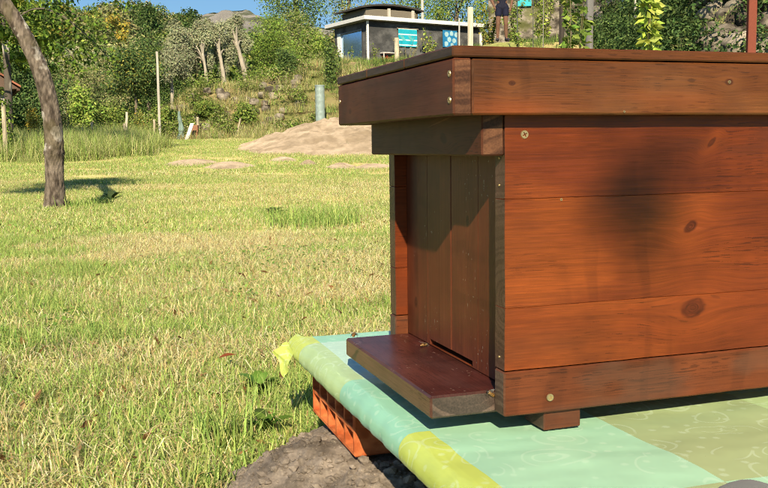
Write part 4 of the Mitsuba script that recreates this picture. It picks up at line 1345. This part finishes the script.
# netted sapling: cone of mesh round a stake
k = thing('netted_sapling', 'young plant wrapped in a pale blue green net cone at the foot of the bank', 'plant')
b = put(183, 25.5)
t = np.linspace(0, 1, 9)
v, f = tube(b + np.stack([t * .02 + .03 * np.sin(t * 5), t * 0, t * .78], 1), .10 * (1 - .72 * t) * (1 + .15 * np.sin(t * 19)) + .004, 12, rough=.25, rng=np.random.default_rng(8))
part(k, 'net', (v, f), 'matte', smooth=True, color=vc(v, (.17, .24, .215)) * (.7 + .6 * np.random.default_rng(2).random((len(v), 1))))
v, f = tube(b + np.array([[0, 0, -.1], [.01, 0, .4], [.0, 0, .86]]), .012, 6)
part(k, 'stake', (v, f), 'matte', color=vc(v, WOODP))
# leaning white board
k = thing('white_board', 'white painted plank leaning at the foot of the bank', 'board')
b = put(189, 25.2)
v, f = mesh_of(chbox(-.05, .05, -.012, .012, -.02, .46, .003))
sh = v.copy()
sh[:, 0] += .38 * v[:, 2]
v = b + sh[:, :1] * np.r_[R2, 0] + sh[:, 1:2] * np.r_[F2, 0] + sh[:, 2:] * [0, 0, 1]
part(k, 'plank', (v, f), 'matte', color=vc(v, (.72, .71, .68)))
brick_k = thing('clay_block', 'stack of two orange clay blocks at the foot of the bank', 'brick')
for i in range(2):
    b = put(198, 25.6, .02 + .2 * i)
    v, f = frame_box(b, R2, F2, (-.08 + .01 * i, -.08, -.05 if i == 0 else -.015), (.08 + .01 * i, .08, .18), .006)
    part(brick_k, 'block', (v, f), 'matte', color=vc(v, (.26, .13, .08)))
# upright pipe
k = thing('concrete_pipe', 'upright pale blue green pipe standing behind the earth mound', 'pipe')
b = put(322.5, 26.5)
zb, zt_ = zat(124, 26.5), zat(85.5, 26.5)
zz = np.linspace(min(b[2] - .1, zb - .5), zt_, 40)
v, f = tube(np.stack([b[0] + 0 * zz, b[1] + 0 * zz, zz], 1), .135 * (1 + .025 * np.sign(np.sin(zz * 40))), 24)
part(k, 'barrel', (v, f), 'semi', smooth=30 if False else True, color=vc(v, (.25, .32, .315)) * (.85 + .3 * np.random.default_rng(3).random((len(v), 1))))
v, f = tube([[b[0], b[1], zt_ - .03], [b[0], b[1], zt_ + .012]], .142, 24)
part(k, 'rim', (v, f), 'semi', color=vc(v, (.22, .28, .275)))

# ---------------------------------------------------------------- house at the left edge
k = thing('house', 'grey walled house with red brown tiled roof at the left edge', 'house')
D = 24.0
o = put(15, D)
HQ = math.atan((15 - 384) / FPX) - .06
HX, HF = R2 * math.cos(HQ) - F2 * math.sin(HQ), F2 * math.cos(HQ) + R2 * math.sin(HQ)
ez0, ez1 = zat(87, D), zat(76, D)
wv = frame_box(np.array([o[0], o[1], o[2]]), -HX, HF, (0, 0, -.4), (4.0, 4.0, ez0 - o[2] + .06), .02)
part(k, 'wall', wv, 'matte', color=vc(wv[0], (.33, .31, .28)) * (.85 + .3 * np.random.default_rng(1).random((len(wv[0]), 1))))
slope = math.radians(36)
rg = np.random.default_rng(14)
# roof falls towards +a (right): courses of half-round tiles running along the view depth rows
ntile_d, ntile_s = 14, 9
for i in range(ntile_d):
    for j in range(ntile_s):
        s0 = j * .30
        th = np.linspace(0, math.pi, 6)
        pa, pz = s0 * math.cos(slope), s0 * math.sin(slope)
        L = .36
        rr = .105
        prof_d = rr * np.cos(th)
        prof_h = rr * .6 * np.sin(th)
        vs = []
        for e, lift in ((0, .03), (L, -.005)):
            for q_ in range(6):
                aa = -.28 + pa + e * math.cos(slope)
                z_ = pz + e * math.sin(slope) + prof_h[q_] + lift
                vs.append(np.array([o[0], o[1], ez0 - .02 + .06]) + np.r_[-HX * aa + HF * (-.30 + i * .24 + prof_d[q_]), z_])
        v = np.array(vs)
        q_ = np.arange(5)
        f = np.concatenate([np.stack([q_, q_ + 1, q_ + 7], 1), np.stack([q_, q_ + 7, q_ + 6], 1)])
        part(k + '__roof', 'tile', (v, f), 'matte', smooth=True, color=vc(v, np.array((.30, .115, .065)) * (.7 + .6 * rg.random())))
rd = cat([frame_box(np.array([o[0], o[1], ez0 + .02]), -HX, HF, (-.26, -.35, -.03), (-.18, 4.2, .02), .005)])
part(k + '__roof', 'eave_board', rd, 'matte', color=vc(rd[0], (.10, .06, .045)))
pts3 = [np.array([o[0], o[1], ez0 + .04]) + np.r_[-HX * a_ + HF * d_, h_] for a_, d_, h_ in ((-.24, -.33, 0), (-.24, 4.2, 0), (4.0, 4.2, 4.24 * math.tan(slope)), (4.0, -.33, 4.24 * math.tan(slope)), (4, 4.2, -.02), (4, -.33, -.02))]
part(k + '__roof', 'deck', m3.Manifold.hull_points(np.array(pts3)), 'matte', color=vc(np.zeros((len(mesh_of(m3.Manifold.hull_points(np.array(pts3)))[0]), 3)), (.12, .08, .06)))

# ---------------------------------------------------------------- grey shed
sh = thing('garden_shed', 'dark grey flat roofed garden shed with big window on the terrace', 'shed')
yaw0 = math.radians(-31)
U1 = R2 * math.sin(yaw0) + F2 * math.cos(yaw0)        # along the left wall, going away
U2 = R2 * math.cos(yaw0) * 1.0 - F2 * math.sin(yaw0)  # along the front wall, to the right
DS = 33.0
o3 = np.array([*aD_to_xy((371 - 384) / FPX * DS, DS), 0.0])
z1s = zat(23.2, DS)
z0s = z1s - 2.45
o3[2] = z0s
H = 2.45
LL, LM = 2.5, 5.15


def sbox(name, lo, hi, col=None, mat='matte', b=.006, parent=sh, label=None):
    m = frame_box(o3, U2, U1, lo, hi, b)
    return part(parent, name, m, mat, color=None if col is None else vc(m[0], col), label=label)


t_ = .10
sbox('front_wall', (0, 0, 0), (LM, t_, H), mat='dark_plaster')
sbox('back_wall', (0, LL - t_, 0), (LM, LL, H), mat='dark_plaster')
sbox('right_wall', (LM - t_, t_ + .002, 0), (LM, LL - t_ - .002, H), mat='dark_plaster')
lw = sh + '__left_wall'
wy0, wy1, wz0, wz1 = .38, 2.28, .30, 2.22
sbox('panel', (0, t_ + .002, 0), (t_, wy0, H), mat='dark_plaster', parent=lw)
sbox('panel', (0, wy1, 0), (t_, LL - t_ - .002, H), mat='dark_plaster', parent=lw)
sbox('panel', (0.001, wy0, wz1), (t_ - .001, wy1, H), mat='dark_plaster', parent=lw)
sbox('panel', (0.001, wy0, 0), (t_ - .001, wy1, wz0), mat='dark_plaster', parent=lw)
wk = sh + '__window'
sbox('pane', (.045, wy0 + .08, wz0 + .06), (.055, wy1 - .26, wz1 - .06), mat='window_glass', parent=wk, b=.001)
WHT = (.74, .73, .70)
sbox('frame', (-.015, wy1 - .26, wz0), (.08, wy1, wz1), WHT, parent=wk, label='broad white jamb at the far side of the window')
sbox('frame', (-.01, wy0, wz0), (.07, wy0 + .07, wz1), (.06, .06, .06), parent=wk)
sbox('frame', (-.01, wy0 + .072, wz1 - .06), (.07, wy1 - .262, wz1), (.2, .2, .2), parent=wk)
sbox('sill', (-.05, wy0 + .072, wz0 - .02), (.08, wy1 - .262, wz0 + .06), (.35, .34, .32), parent=wk)
ro = sh + '__roof'
sbox('slab', (-.28, -.28, H + .002), (LM + .16, LL + .2, H + .10), (.26, .26, .26), parent=ro)
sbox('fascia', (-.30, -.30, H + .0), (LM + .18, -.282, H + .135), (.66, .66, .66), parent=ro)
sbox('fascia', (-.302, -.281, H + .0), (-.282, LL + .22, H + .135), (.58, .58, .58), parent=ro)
sbox('downpipe', (-.09, -.10, .0), (-.02, -.03, H - .002), (.70, .69, .66))
sbox('corner_post', (LM - .28, -.08, 0), (LM - .20, -.005, H - .002), WHT)
tile_rng = np.random.default_rng(4)
# low upper structure behind on the shed roof
up = thing('roof_hut', 'low hut with curved dark roof rising behind the shed roof', 'hut')
m = frame_box(o3, U2, U1, (2.3, LL + 1.6, -.3), (4.7, LL + 3.6, H + 1.12), .01)
part(up, 'wall', m, 'matte', color=vc(m[0], (.17, .15, .12)))
t = np.linspace(-1, 1, 13)
xx = 3.5 + 1.5 * t
zz = H + 1.28 - .16 * t ** 2
vs = []
for dy in (1.45, 3.75):
    for dz in (0, .07):
        vs.append(np.stack([xx, 0 * xx + LL + dy, zz + dz - .02], 1))
vs = np.array(vs).reshape(4, 13, 3)
hulls = [m3.Manifold.hull_points(vs[:, i:i + 2].reshape(-1, 3)) for i in range(12)]
mm = mesh_of(m3.Manifold.batch_boolean(hulls, m3.OpType.Add))
wv = o3 + mm[0][:, :1] * np.r_[U2, 0] + mm[0][:, 1:2] * np.r_[U1, 0] + mm[0][:, 2:] * [0, 0, 1]
part(up, 'roof', (wv, mm[1]), 'matte', color=vc(wv, (.05, .045, .04)))
for xq in (3.3, 4.45):
    m = frame_box(o3, U2, U1, (xq, LL + 1.52, H + .1), (xq + .12, LL + 1.598, H + 1.16), .004)
    part(up, 'post', m, 'matte', color=vc(m[0], (.50, .46, .40)))


def towel(lab, x0, x1, z0, z1, seed, dots):
    k = thing('beach_towel', lab, 'towel')
    n, mz = 26, 30
    X, Z = np.meshgrid(np.linspace(x0, x1, n), np.linspace(z1, z0, mz), indexing='ij')
    Y = -.045 - .018 * np.sin((X - x0) * 17 + seed) * (Z - z1) / (z0 - z1) - .01
    v = o3 + X.reshape(-1, 1) * np.r_[U2, 0] + Y.reshape(-1, 1) * np.r_[U1, 0] + Z.reshape(-1, 1) * [0, 0, 1]
    u, w = ((X - x0) / (x1 - x0)).ravel(), ((Z - z0) / (z1 - z0)).ravel()
    if dots:
        rg = np.random.default_rng(seed)
        c = np.tile([.015, .17, .38], (len(u), 1))
        for cx, cy in ((.28, .75), (.62, .8), (.45, .45), (.8, .4), (.25, .2), (.65, .12), (.95, .75)):
            c[(np.hypot((u - cx), (w - cy) * .9) < .13)] = [.30, .48, .55]
    else:
        st = (np.sin(w * 21) > .72)[:, None]
        c = np.where(st, [.50, .68, .70], [.012, .34, .46])
        c = np.where(((w < .62) & (w > .34) & (u < .9))[:, None] & (np.sin(u * 15 + w * 9) > .2)[:, None], [.10, .40, .42], c)
    i, j = np.meshgrid(np.arange(n - 1), np.arange(mz - 1), indexing='ij')
    q = i * mz + j
    part(k, 'cloth', (v, np.concatenate([np.stack([q, q + 1, q + mz + 1], -1).reshape(-1, 3), np.stack([q, q + mz + 1, q + mz], -1).reshape(-1, 3)])), 'matte', smooth=True, color=c)
    rv = frame_box(o3, U2, U1, (x0 - .06, -.068, z1 - .01), (x1 + .06, -.046, z1 + .012), .003)
    part(k, 'rail', rv, 'matte', color=vc(rv[0], (.3, .25, .2)))


towel('turquoise towel with pale stripes hanging on the shed front wall', 1.22, 2.02, H - .84, H - .20, 1, False)
towel('blue towel with pale dots hanging near the right end of the shed', 3.15, 3.80, H - .78, H - .15, 2, True)


def spt(x, y, z):
    return o3 + np.r_[U2 * x + U1 * y, z]


rb = np.random.default_rng(19)
k = thing('terracotta_pot', 'wide terracotta planter at the near corner of the shed', 'pot')
c = spt(.05, -.55, 0.72)
pp = [(0, .16), (.02, .19), (.22, .26), (.22, .30), (.30, .30), (.30, .24)]
prof = np.array([(0, 0)] + [(r, z) for z, r in pp] + [(0, .26)])
rev = trimesh.creation.revolve(prof, sections=28)
part(k, 'pot', (np.array(rev.vertices) * 1.0 + c, rev.faces), 'terracotta', smooth=40)
sb = thing('plant_shelf', 'white shelf box with red flowers on the shed front wall', 'shelf')
for z_ in (.98, 1.32):
    m = frame_box(o3, U2, U1, (.45, -.30, z_), (1.05, -.05, z_ + .035), .004)
    part(sb, 'board', m, 'matte', color=vc(m[0], (.55, .54, .52)))
for x_ in (.45, 1.015):
    m = frame_box(o3, U2, U1, (x_, -.30, .0), (x_ + .035, -.265, .978), .003)
    part(sb, 'leg', m, 'matte', color=vc(m[0], (.4, .38, .35)))
    m = frame_box(o3, U2, U1, (x_, -.30, 1.017), (x_ + .035, -.265, 1.318), .003)
    part(sb, 'upright', m, 'matte', color=vc(m[0], (.55, .54, .52)))
fl = thing('red_flowers', 'red flowering plants standing on the shelf by the shed wall', 'flowers')
v, f, cc = lobes_leaves([(spt(.6, -.18, 1.12), (.14, .1, .11)), (spt(.88, -.18, 1.12), (.14, .1, .10))], 420, .055, [(.35, .03, .03), (.45, .08, .06), (.06, .10, .03)], (3, 2, 3), rb)
part(fl, 'blooms', (v, f), 'foliage', color=cc)


def stem_plant(name, lab, base, h, spread, n_stem, n_leaf, leaf, pal, seed, catg='plant', stem_r=.008, lean=(0, 0)):
    rg = np.random.default_rng(seed)
    k = thing(name, lab, catg)
    C, Nn, Up = [], [], []
    for i in range(n_stem):
        th = rg.random() * 6.28
        e = np.array([math.cos(th), math.sin(th), 0]) * spread * (.3 + .7 * rg.random()) + np.r_[R2 * lean[0], 0]
        hh = h * (.7 + .35 * rg.random())
        pth, t = smooth_path([base, base + e * .35 + [0, 0, hh * .5], base + e + [0, 0, hh]], 14)
        v, f = tube(pth, stem_r * (1 - .75 * t), 5)
        part(k, 'stem', (v, f), 'matte', smooth=True, color=vc(v, (.16, .14, .07)))
        for _ in range(n_leaf):
            tt = .15 + .85 * rg.random()
            p = np.array([np.interp(tt, t, pth[:, q_]) for q_ in range(3)])
            d = unit(rg.standard_normal(3) + [0, 0, -.2])
            C.append(p + d * leaf * .7)
            Nn.append(np.cross(d, unit(rg.standard_normal(3))) + [0, 0, .7] - np.r_[F2, 0] * .3)
            Up.append(d - [0, 0, .4])
    C, Nn, Up = np.array(C), np.array(Nn), np.array(Up)
    v, f, c = leafset(C, Nn, Up, leaf * (.6 + .7 * rg.random(len(C))), .5, pick(pal, np.ones(len(pal)), len(C), rg), rg)
    part(k, 'leaves', (v, f), 'foliage', color=c)
    return k


LIME = [(.36, .44, .07), (.28, .38, .06), (.44, .50, .12)]
stem_plant('potted_plant', 'leafy plant growing beside the terracotta planter', spt(-.15, -.7, .7), .8, .35, 5, 26, .09, MDG, 31)
stem_plant('climbing_shrub', 'yellowish shrub trained up the shed wall between the two towels', spt(2.15, -.6, .6), 1.6, .36, 7, 60, .10, LIME + BRG, 32, stem_r=.02)
stem_plant('bare_shrub', 'thin bare twigged shrub before the striped towel', spt(1.15, -.7, .6), 1.25, .75, 7, 14, .07, BRN, 33, stem_r=.015)
stem_plant('potted_plant', 'low green plant below the shelf on the shed wall', spt(.75, -.75, .7), .5, .35, 6, 24, .09, BRG, 34)
stem_plant('potted_plant', 'green plant at the far end of the window wall', spt(-.7, 1.8, .6), .8, .35, 6, 26, .08, MDG, 35)
stem_plant('potted_plant', 'leafy plant leaning against the window glass', spt(-.35, .6, .6), 1.0, .4, 5, 20, .08, BRG, 36)
# posts before the shed
post('garden_post', 'short stout wooden post in front of the striped towel', 399, 31.5, 0, .0, WOODP) if False else None


def tallpost(name, lab, px, D, top_row, r, col, catg='post', n=10, sq=False):
    rg = np.random.default_rng(int(px * 3))
    k = thing(name, lab, catg)
    b = put(px, D, -.2)
    zt2 = zat(top_row + .0128 * (px - 384), D)
    zs_ = np.linspace(b[2], zt2, 9)
    v, f = tube(np.stack([b[0] + 0 * zs_, b[1] + 0 * zs_, zs_], 1), r, 4 if sq else n, rough=.08, rng=rg)
    part(k, 'shaft', (v, f), 'matte', color=vc(v, col) * (.75 + .5 * rg.random((len(v), 1))))
    return k, np.array([b[0], b[1], zt2])


tallpost('garden_post', 'short stout wooden post in front of the striped towel', 399, 30, 40, .075, (.50, .44, .33))
tallpost('garden_post', 'tall pale wooden post in front of the dotted towel', 471.5, 24, 10.5, .072, (.58, .52, .40))
tallpost('garden_post', 'thin grey metal post beside the dotted towel', 460.5, 26, 21, .022, (.42, .41, .39))
tallpost('roof_pole', 'pale pole rising above the shed roof', 424.5, 39, -14, .055, (.50, .46, .42), 'pole')
k, tt = tallpost('iron_stake', 'dark iron stake with a short crossbar right of the person', 517.5, 24, 4, .012, (.07, .08, .08), 'stake')
v, f = tube([tt - np.r_[R2 * .06, 0], tt + np.r_[R2 * .06, 0]], .012, 6)
part(k, 'crossbar', (v, f), 'matte', color=vc(v, (.07, .08, .08)))
tallpost('iron_stake', 'thin dark stake in front of the pale stone wall', 533, 23, -4, .010, (.09, .09, .08), 'stake')
tallpost('iron_stake', 'thin grey stake left of the dark pillar', 543, 22, -6, .011, (.20, .19, .17), 'stake')
tallpost('wooden_pillar', 'dark upright pillar left of the young green sapling top', 561, 20, -12, .055, (.05, .042, .036), 'pillar')
tallpost('wooden_pillar', 'broad grey pillar right of the young green sapling', 588.5, 19, -14, .075, (.17, .165, .165), 'pillar', 14)
tallpost('wooden_pillar', 'pale post beside the blue shutter', 633, 19, -10, .022, (.45, .42, .37), 'pillar')
# rust red metal post near on the right
k = thing('steel_post', 'rust red steel post standing behind the hive at the right', 'post')
b = put(747, 4.6, -.2)
m = frame_box(b, R2 * .94 + F2 * .34, F2 * .94 - R2 * .34, (-.024, -.012, 0), (.024, -.006, 1.6), .001)
m2 = frame_box(b, R2 * .94 + F2 * .34, F2 * .94 - R2 * .34, (-.003, -.0055, 0), (.003, .03, 1.6), .001)
rgp = np.random.default_rng(2)
part(k, 'flange', m, 'matte', color=vc(m[0], (.20, .055, .035)))
part(k, 'web', m2, 'matte', color=vc(m2[0], (.20, .055, .035)))

# pale stone house wall behind, with shutters
hs = thing('stone_house', 'pale rough stone house wall beyond the terrace to the right', 'house')
DH = 34.0
oh = np.array([*aD_to_xy((489 - 384) / FPX * DH, DH), zat(60, DH)])
HB = (R2 * .985 - F2 * .17, F2 * .985 + R2 * .17)


def hbox(name, lo, hi, col=None, mat='matte', parent=hs, label=None, cat_=None):
    m = frame_box(oh, HB[0], HB[1], lo, hi, .01)
    return part(parent, name, m, mat, color=None if col is None else vc(m[0], col), label=label)


hbox('wall', (0, 0, -1.5), (7.5, 4, 4.2), mat='rubble')
hbox('shutter', (1.02, -.10, 1.75), (1.55, -.065, 2.9), (.05, .42, .50), label='turquoise shutter')
hbox('shutter', (4.65, -.10, 1.45), (5.05, -.065, 2.9), (.20, .32, .46), label='faded blue shutter')
hbox('window_opening', (1.58, -.08, 1.8), (1.85, -.065, 2.9), (.03, .03, .03))

# young plants behind the hive on the right
stem_plant('young_sapling', 'young leafy green sapling rising behind the hive roof', put(572, 6.2), 1.85, .09, 5, 60, .075, BRG, 41, 'sapling', .007)
k = stem_plant('hop_vine', 'lime green vine climbing a thin cane behind the hive roof', put(646, 5.4), 1.78, .05, 5, 90, .075, LIME, 42, 'vine', .006)
stem_plant('fern_clump', 'light green fern tuft before the rock outcrop', put(723, 12.6), 1.1, .5, 8, 40, .085, MDG + BRG, 43)
stem_plant('broadleaf_plant', 'glossy green plant right of the rust red post', put(764, 9.5), 1.15, .28, 5, 34, .10, BRG, 44)
stem_plant('wild_shrub', 'leafy shrub on the slope right of the person', put(523, 24), 1.15, .55, 7, 46, .10, BRG + MDG, 45, 'shrub')
stem_plant('wild_shrub', 'yellow green shrub before the pale stone wall', put(538, 26), 1.3, .6, 7, 40, .10, LIME + MDG, 46, 'shrub')
stem_plant('wild_shrub', 'small shrub at the right end of the shed', put(488, 30), 1.3, .5, 7, 44, .09, BRG + YEL, 47, 'shrub')
stem_plant('wild_shrub', 'shrub at the foot of the slope in front of the grey pillar', put(600, 16.5), .8, .45, 7, 40, .085, MDG, 48, 'shrub')

stem_plant('wild_shrub', 'tall loose shrub growing against the stone wall beside the person', put(512, 29), 2.0, .6, 9, 60, .11, MDG + BRG, 51, 'shrub')
stem_plant('wild_shrub', 'tall shrub growing against the middle of the pale stone wall', put(546, 28), 2.2, .7, 10, 60, .11, MDG + LIME, 52, 'shrub')
stem_plant('wild_shrub', 'dark shrub growing against the right part of the stone wall', put(576, 27), 2.2, .8, 10, 60, .11, DKG, 53, 'shrub')
stem_plant('wild_shrub', 'dark leafy shrub below the faded blue shutter', put(606, 26), 1.7, .8, 10, 60, .11, DKG, 54, 'shrub')
stem_plant('wild_shrub', 'low yellowish shrub at the left of the person', put(491, 28), 1.5, .4, 8, 50, .10, YEL + MDG, 55, 'shrub')
# rock outcrop
rk = thing('rock_outcrop', 'pale mossy boulders with a dark overhang beside the rust red post', 'rocks')
rg = np.random.default_rng(71)
for i, (px, row, D, s) in enumerate(((703, 22, 14.2, .20), (712, 18, 14.4, .22), (722, 24, 14.1, .20), (730, 18, 14.4, .22), (739, 26, 14.0, .18), (708, 38, 13.9, .22), (720, 42, 13.8, .22), (735, 42, 13.7, .22), (700, 8, 14.9, .16),
                                    (757, 8, 13.6, .20), (766, 18, 13.5, .20), (757, 30, 13.4, .17), (775, 5, 13.6, .25), (776, 34, 13.3, .22), (712, 58, 13.5, .35), (735, 60, 13.4, .35), (760, 56, 13.3, .35))):
    a = (px - 384) / FPX * D
    c = surf(px, row) + np.r_[-F2 * .08, .02]
    stone(rk, c, (s * .72, s * .7, s * .6), 2000 + i, 'boulder')
for i, px in enumerate((700, 715, 730, 745)):
    D = 14.5
    c = surf(px, 2 + 3 * rg.random()) + np.r_[-F2 * .25, .05]
    stone(rk, c, (.26, .30, .08), 2100 + i, 'overhang_slab')


# ================================================================ PERSON
def person():
    k = thing('person', 'person in dark navy sleeveless top and shorts standing on the terrace by the shed', 'person')
    D = 27.0
    z0 = zat(43.5 + 1.5, D)
    b = np.array([*aD_to_xy((502.5 - 384) / FPX * D, D), z0])
    ex, ey = np.r_[R2, 0], np.r_[-F2, 0]          # right in the picture, towards the camera

    def J(x, y, z):
        return b + ex * x + ey * y + np.array([0, 0, z])

    def chain(bones, ref=.03):
        hs_ = []
        for (p, r), (q_, s_) in bones:
            sp = [m3.Manifold.sphere(r_, 20).translate(list(map(float, p_))) for p_, r_ in ((p, r), (q_, s_))]
            hs_.append(m3.Manifold.batch_hull(sp))
        m = m3.Manifold.batch_boolean(hs_, m3.OpType.Add).refine_to_length(ref)
        v, f = mesh_of(m)
        tm = trimesh.Trimesh(v, f, process=True)
        trimesh.smoothing.filter_taubin(tm, iterations=8)
        return np.array(tm.vertices), np.array(tm.faces)
    hipL, hipR = J(-.095, 0, .90), J(.095, 0, .90)
    knL, knR = J(-.12, .03, .49), J(.105, .05, .49)
    anL, anR = J(-.125, -.02, .085), J(.125, -.01, .085)
    B = [((hipL, .088), (knL, .058)), ((knL, .058), (knL + (anL - knL) * .35 + ey * -.02, .056)), ((knL + (anL - knL) * .35 + ey * -.02, .056), (anL, .036)), ((anL, .04), (J(-.15, .15, .035), .032)),
         ((hipR, .088), (knR, .058)), ((knR, .058), (knR + (anR - knR) * .35 + ey * -.02, .056)), ((knR + (anR - knR) * .35 + ey * -.02, .056), (anR, .036)), ((anR, .04), (J(.17, .15, .035), .032)),
         ((hipL, .09), (hipR, .09)), ((J(-.06, 0, .97), .11), (J(.06, 0, .97), .11)), ((J(-.05, 0, 1.1), .10), (J(.05, 0, 1.1), .10)), ((J(0, 0, .97), .12), (J(0, 0, 1.12), .11)),
         ((J(0, 0, 1.12), .115), (J(0, 0, 1.33), .13)), ((J(-.10, 0, 1.33), .10), (J(.10, 0, 1.33), .10)), ((J(-.17, 0, 1.42), .06), (J(.17, 0, 1.42), .06)),
         ((J(0, 0, 1.42), .06), (J(0, .02, 1.53), .055)),
         ((J(0, .03, 1.63), .088), (J(0, .035, 1.57), .07)), ((J(0, .01, 1.65), .092), (J(0, .03, 1.62), .085)),
         ((J(-.20, 0, 1.41), .05), (J(-.30, .02, 1.16), .042)), ((J(-.30, .02, 1.16), .042), (J(-.24, .12, .98), .03)),
         ((J(.20, 0, 1.41), .05), (J(.29, -.01, 1.15), .042)), ((J(.29, -.01, 1.15), .042), (J(.235, .09, .93), .029))]
    # hands resting at the thighs, five fingers each
    for sg, wr in ((-1, J(-.24, .12, .98)), (1, J(.235, .09, .93))):
        palm = wr + np.array([0, 0, -.075]) + ey * .03 - ex * sg * .02
        B.append(((wr, .026), (palm, .030)))
        for i, L in enumerate((.062, .072, .068, .054)):
            r0 = palm + ey * (.026 - .017 * i)
            B.append(((r0, .010), (r0 + np.array([0, 0, -L]) - ex * sg * .012, .008)))
        B.append(((wr + np.array([0, 0, -.03]) + ey * .03, .012), (wr + np.array([0, 0, -.07]) + ey * .065, .009)))
    # nose, ears
    B.append(((J(0, .115, 1.615), .012), (J(0, .125, 1.595), .014)))
    for sg in (-1, 1):
        B.append(((J(sg * .088, .01, 1.63), .014), (J(sg * .088, .01, 1.60), .012)))
    v, f = chain(B, .022)
    part(k, 'body', (v, f), 'matte', smooth=True, color=vc(v, (.16, .085, .055)))
    s = [((J(-.06, 0, .97), .125), (J(.06, 0, .97), .125)), ((J(0, 0, .97), .135), (J(0, 0, 1.12), .126)), ((J(0, 0, 1.12), .13), (J(0, 0, 1.33), .145)), ((J(-.10, 0, 1.33), .113), (J(.10, 0, 1.33), .113)), ((J(-.15, 0, 1.425), .062), (J(.15, 0, 1.425), .062))]
    v, f = chain(s)
    part(k, 'top', (v, f), 'matte', smooth=True, color=vc(v, (.012, .013, .028)))
    s = [((hipL + [0, 0, .02], .108), (hipL + (knL - hipL) * .34, .098)), ((hipR + [0, 0, .02], .108), (hipR + (knR - hipR) * .34, .098)), ((hipL + [0, 0, .03], .112), (hipR + [0, 0, .03], .112))]
    v, f = chain(s)
    part(k, 'shorts', (v, f), 'matte', smooth=True, color=vc(v, (.010, .012, .032)))
    s = [((J(0, -.015, 1.66), .10), (J(0, -.03, 1.60), .088)), ((J(0, .02, 1.70), .07), (J(0, -.02, 1.68), .09))]
    v, f = chain(s)
    part(k, 'hair', (v, f), 'matte', smooth=True, color=vc(v, (.04, .025, .016)))
    for an, tx in ((anL, -.15), (anR, .17)):
        v, f = chain([((an + [0, 0, -.03], .05), (J(tx, .15, .035), .042)), ((an + [0, 0, .03], .044), (an + [0, 0, -.04], .048))])
        part(k, 'shoe', (v, f), 'matte', smooth=True, color=vc(v, (.03, .03, .04)))
    for sg in (-1, 1):
        e = trimesh.creation.icosphere(subdivisions=2, radius=.011)
        part(k, 'eye', (np.array(e.vertices) + J(sg * .032, .112, 1.635), e.faces), 'semi', smooth=True, color=vc(e.vertices, (.05, .04, .035)))
    v, f = chain([((J(-.02, .112, 1.565), .006), (J(.02, .112, 1.565), .006))], .006)
    part(k, 'mouth', (v, f), 'matte', smooth=True, color=vc(v, (.25, .09, .07)))


person()

# repeats of a kind share a group
GROUPS = {'honey_bee': 'honey bees about the hive', 'hollow_brick': 'hollow bricks under the board', 'fence_post': 'old wooden fence posts', 'garden_stake': 'stakes on the terrace',
          'olive_tree': 'olive trees on the terrace', 'iron_stake': 'thin iron stakes on the terrace', 'wooden_pillar': 'pillars on the right slope', 'garden_post': 'posts before the shed',
          'beach_towel': 'towels on the shed wall', 'shrub': 'shrubs along the bank and woods', 'wild_shrub': 'wild shrubs on the terrace', 'potted_plant': 'plants round the shed',
          'tall_tree': 'tall trees beyond the terrace', 'round_tree': 'bushy trees on the terrace', 'garden_tree': 'garden trees by the woods', 'weed_plant': 'weeds in the lawn', 'grass_tuft': 'grass tufts on the lawn'}
for k_ in labels:
    base_ = k_[:-4] if k_[-4] == '_' and k_[-3:].isdigit() else k_
    if base_ in GROUPS and 'category' in labels[k_]:
        labels[k_]['group'] = GROUPS[base_]
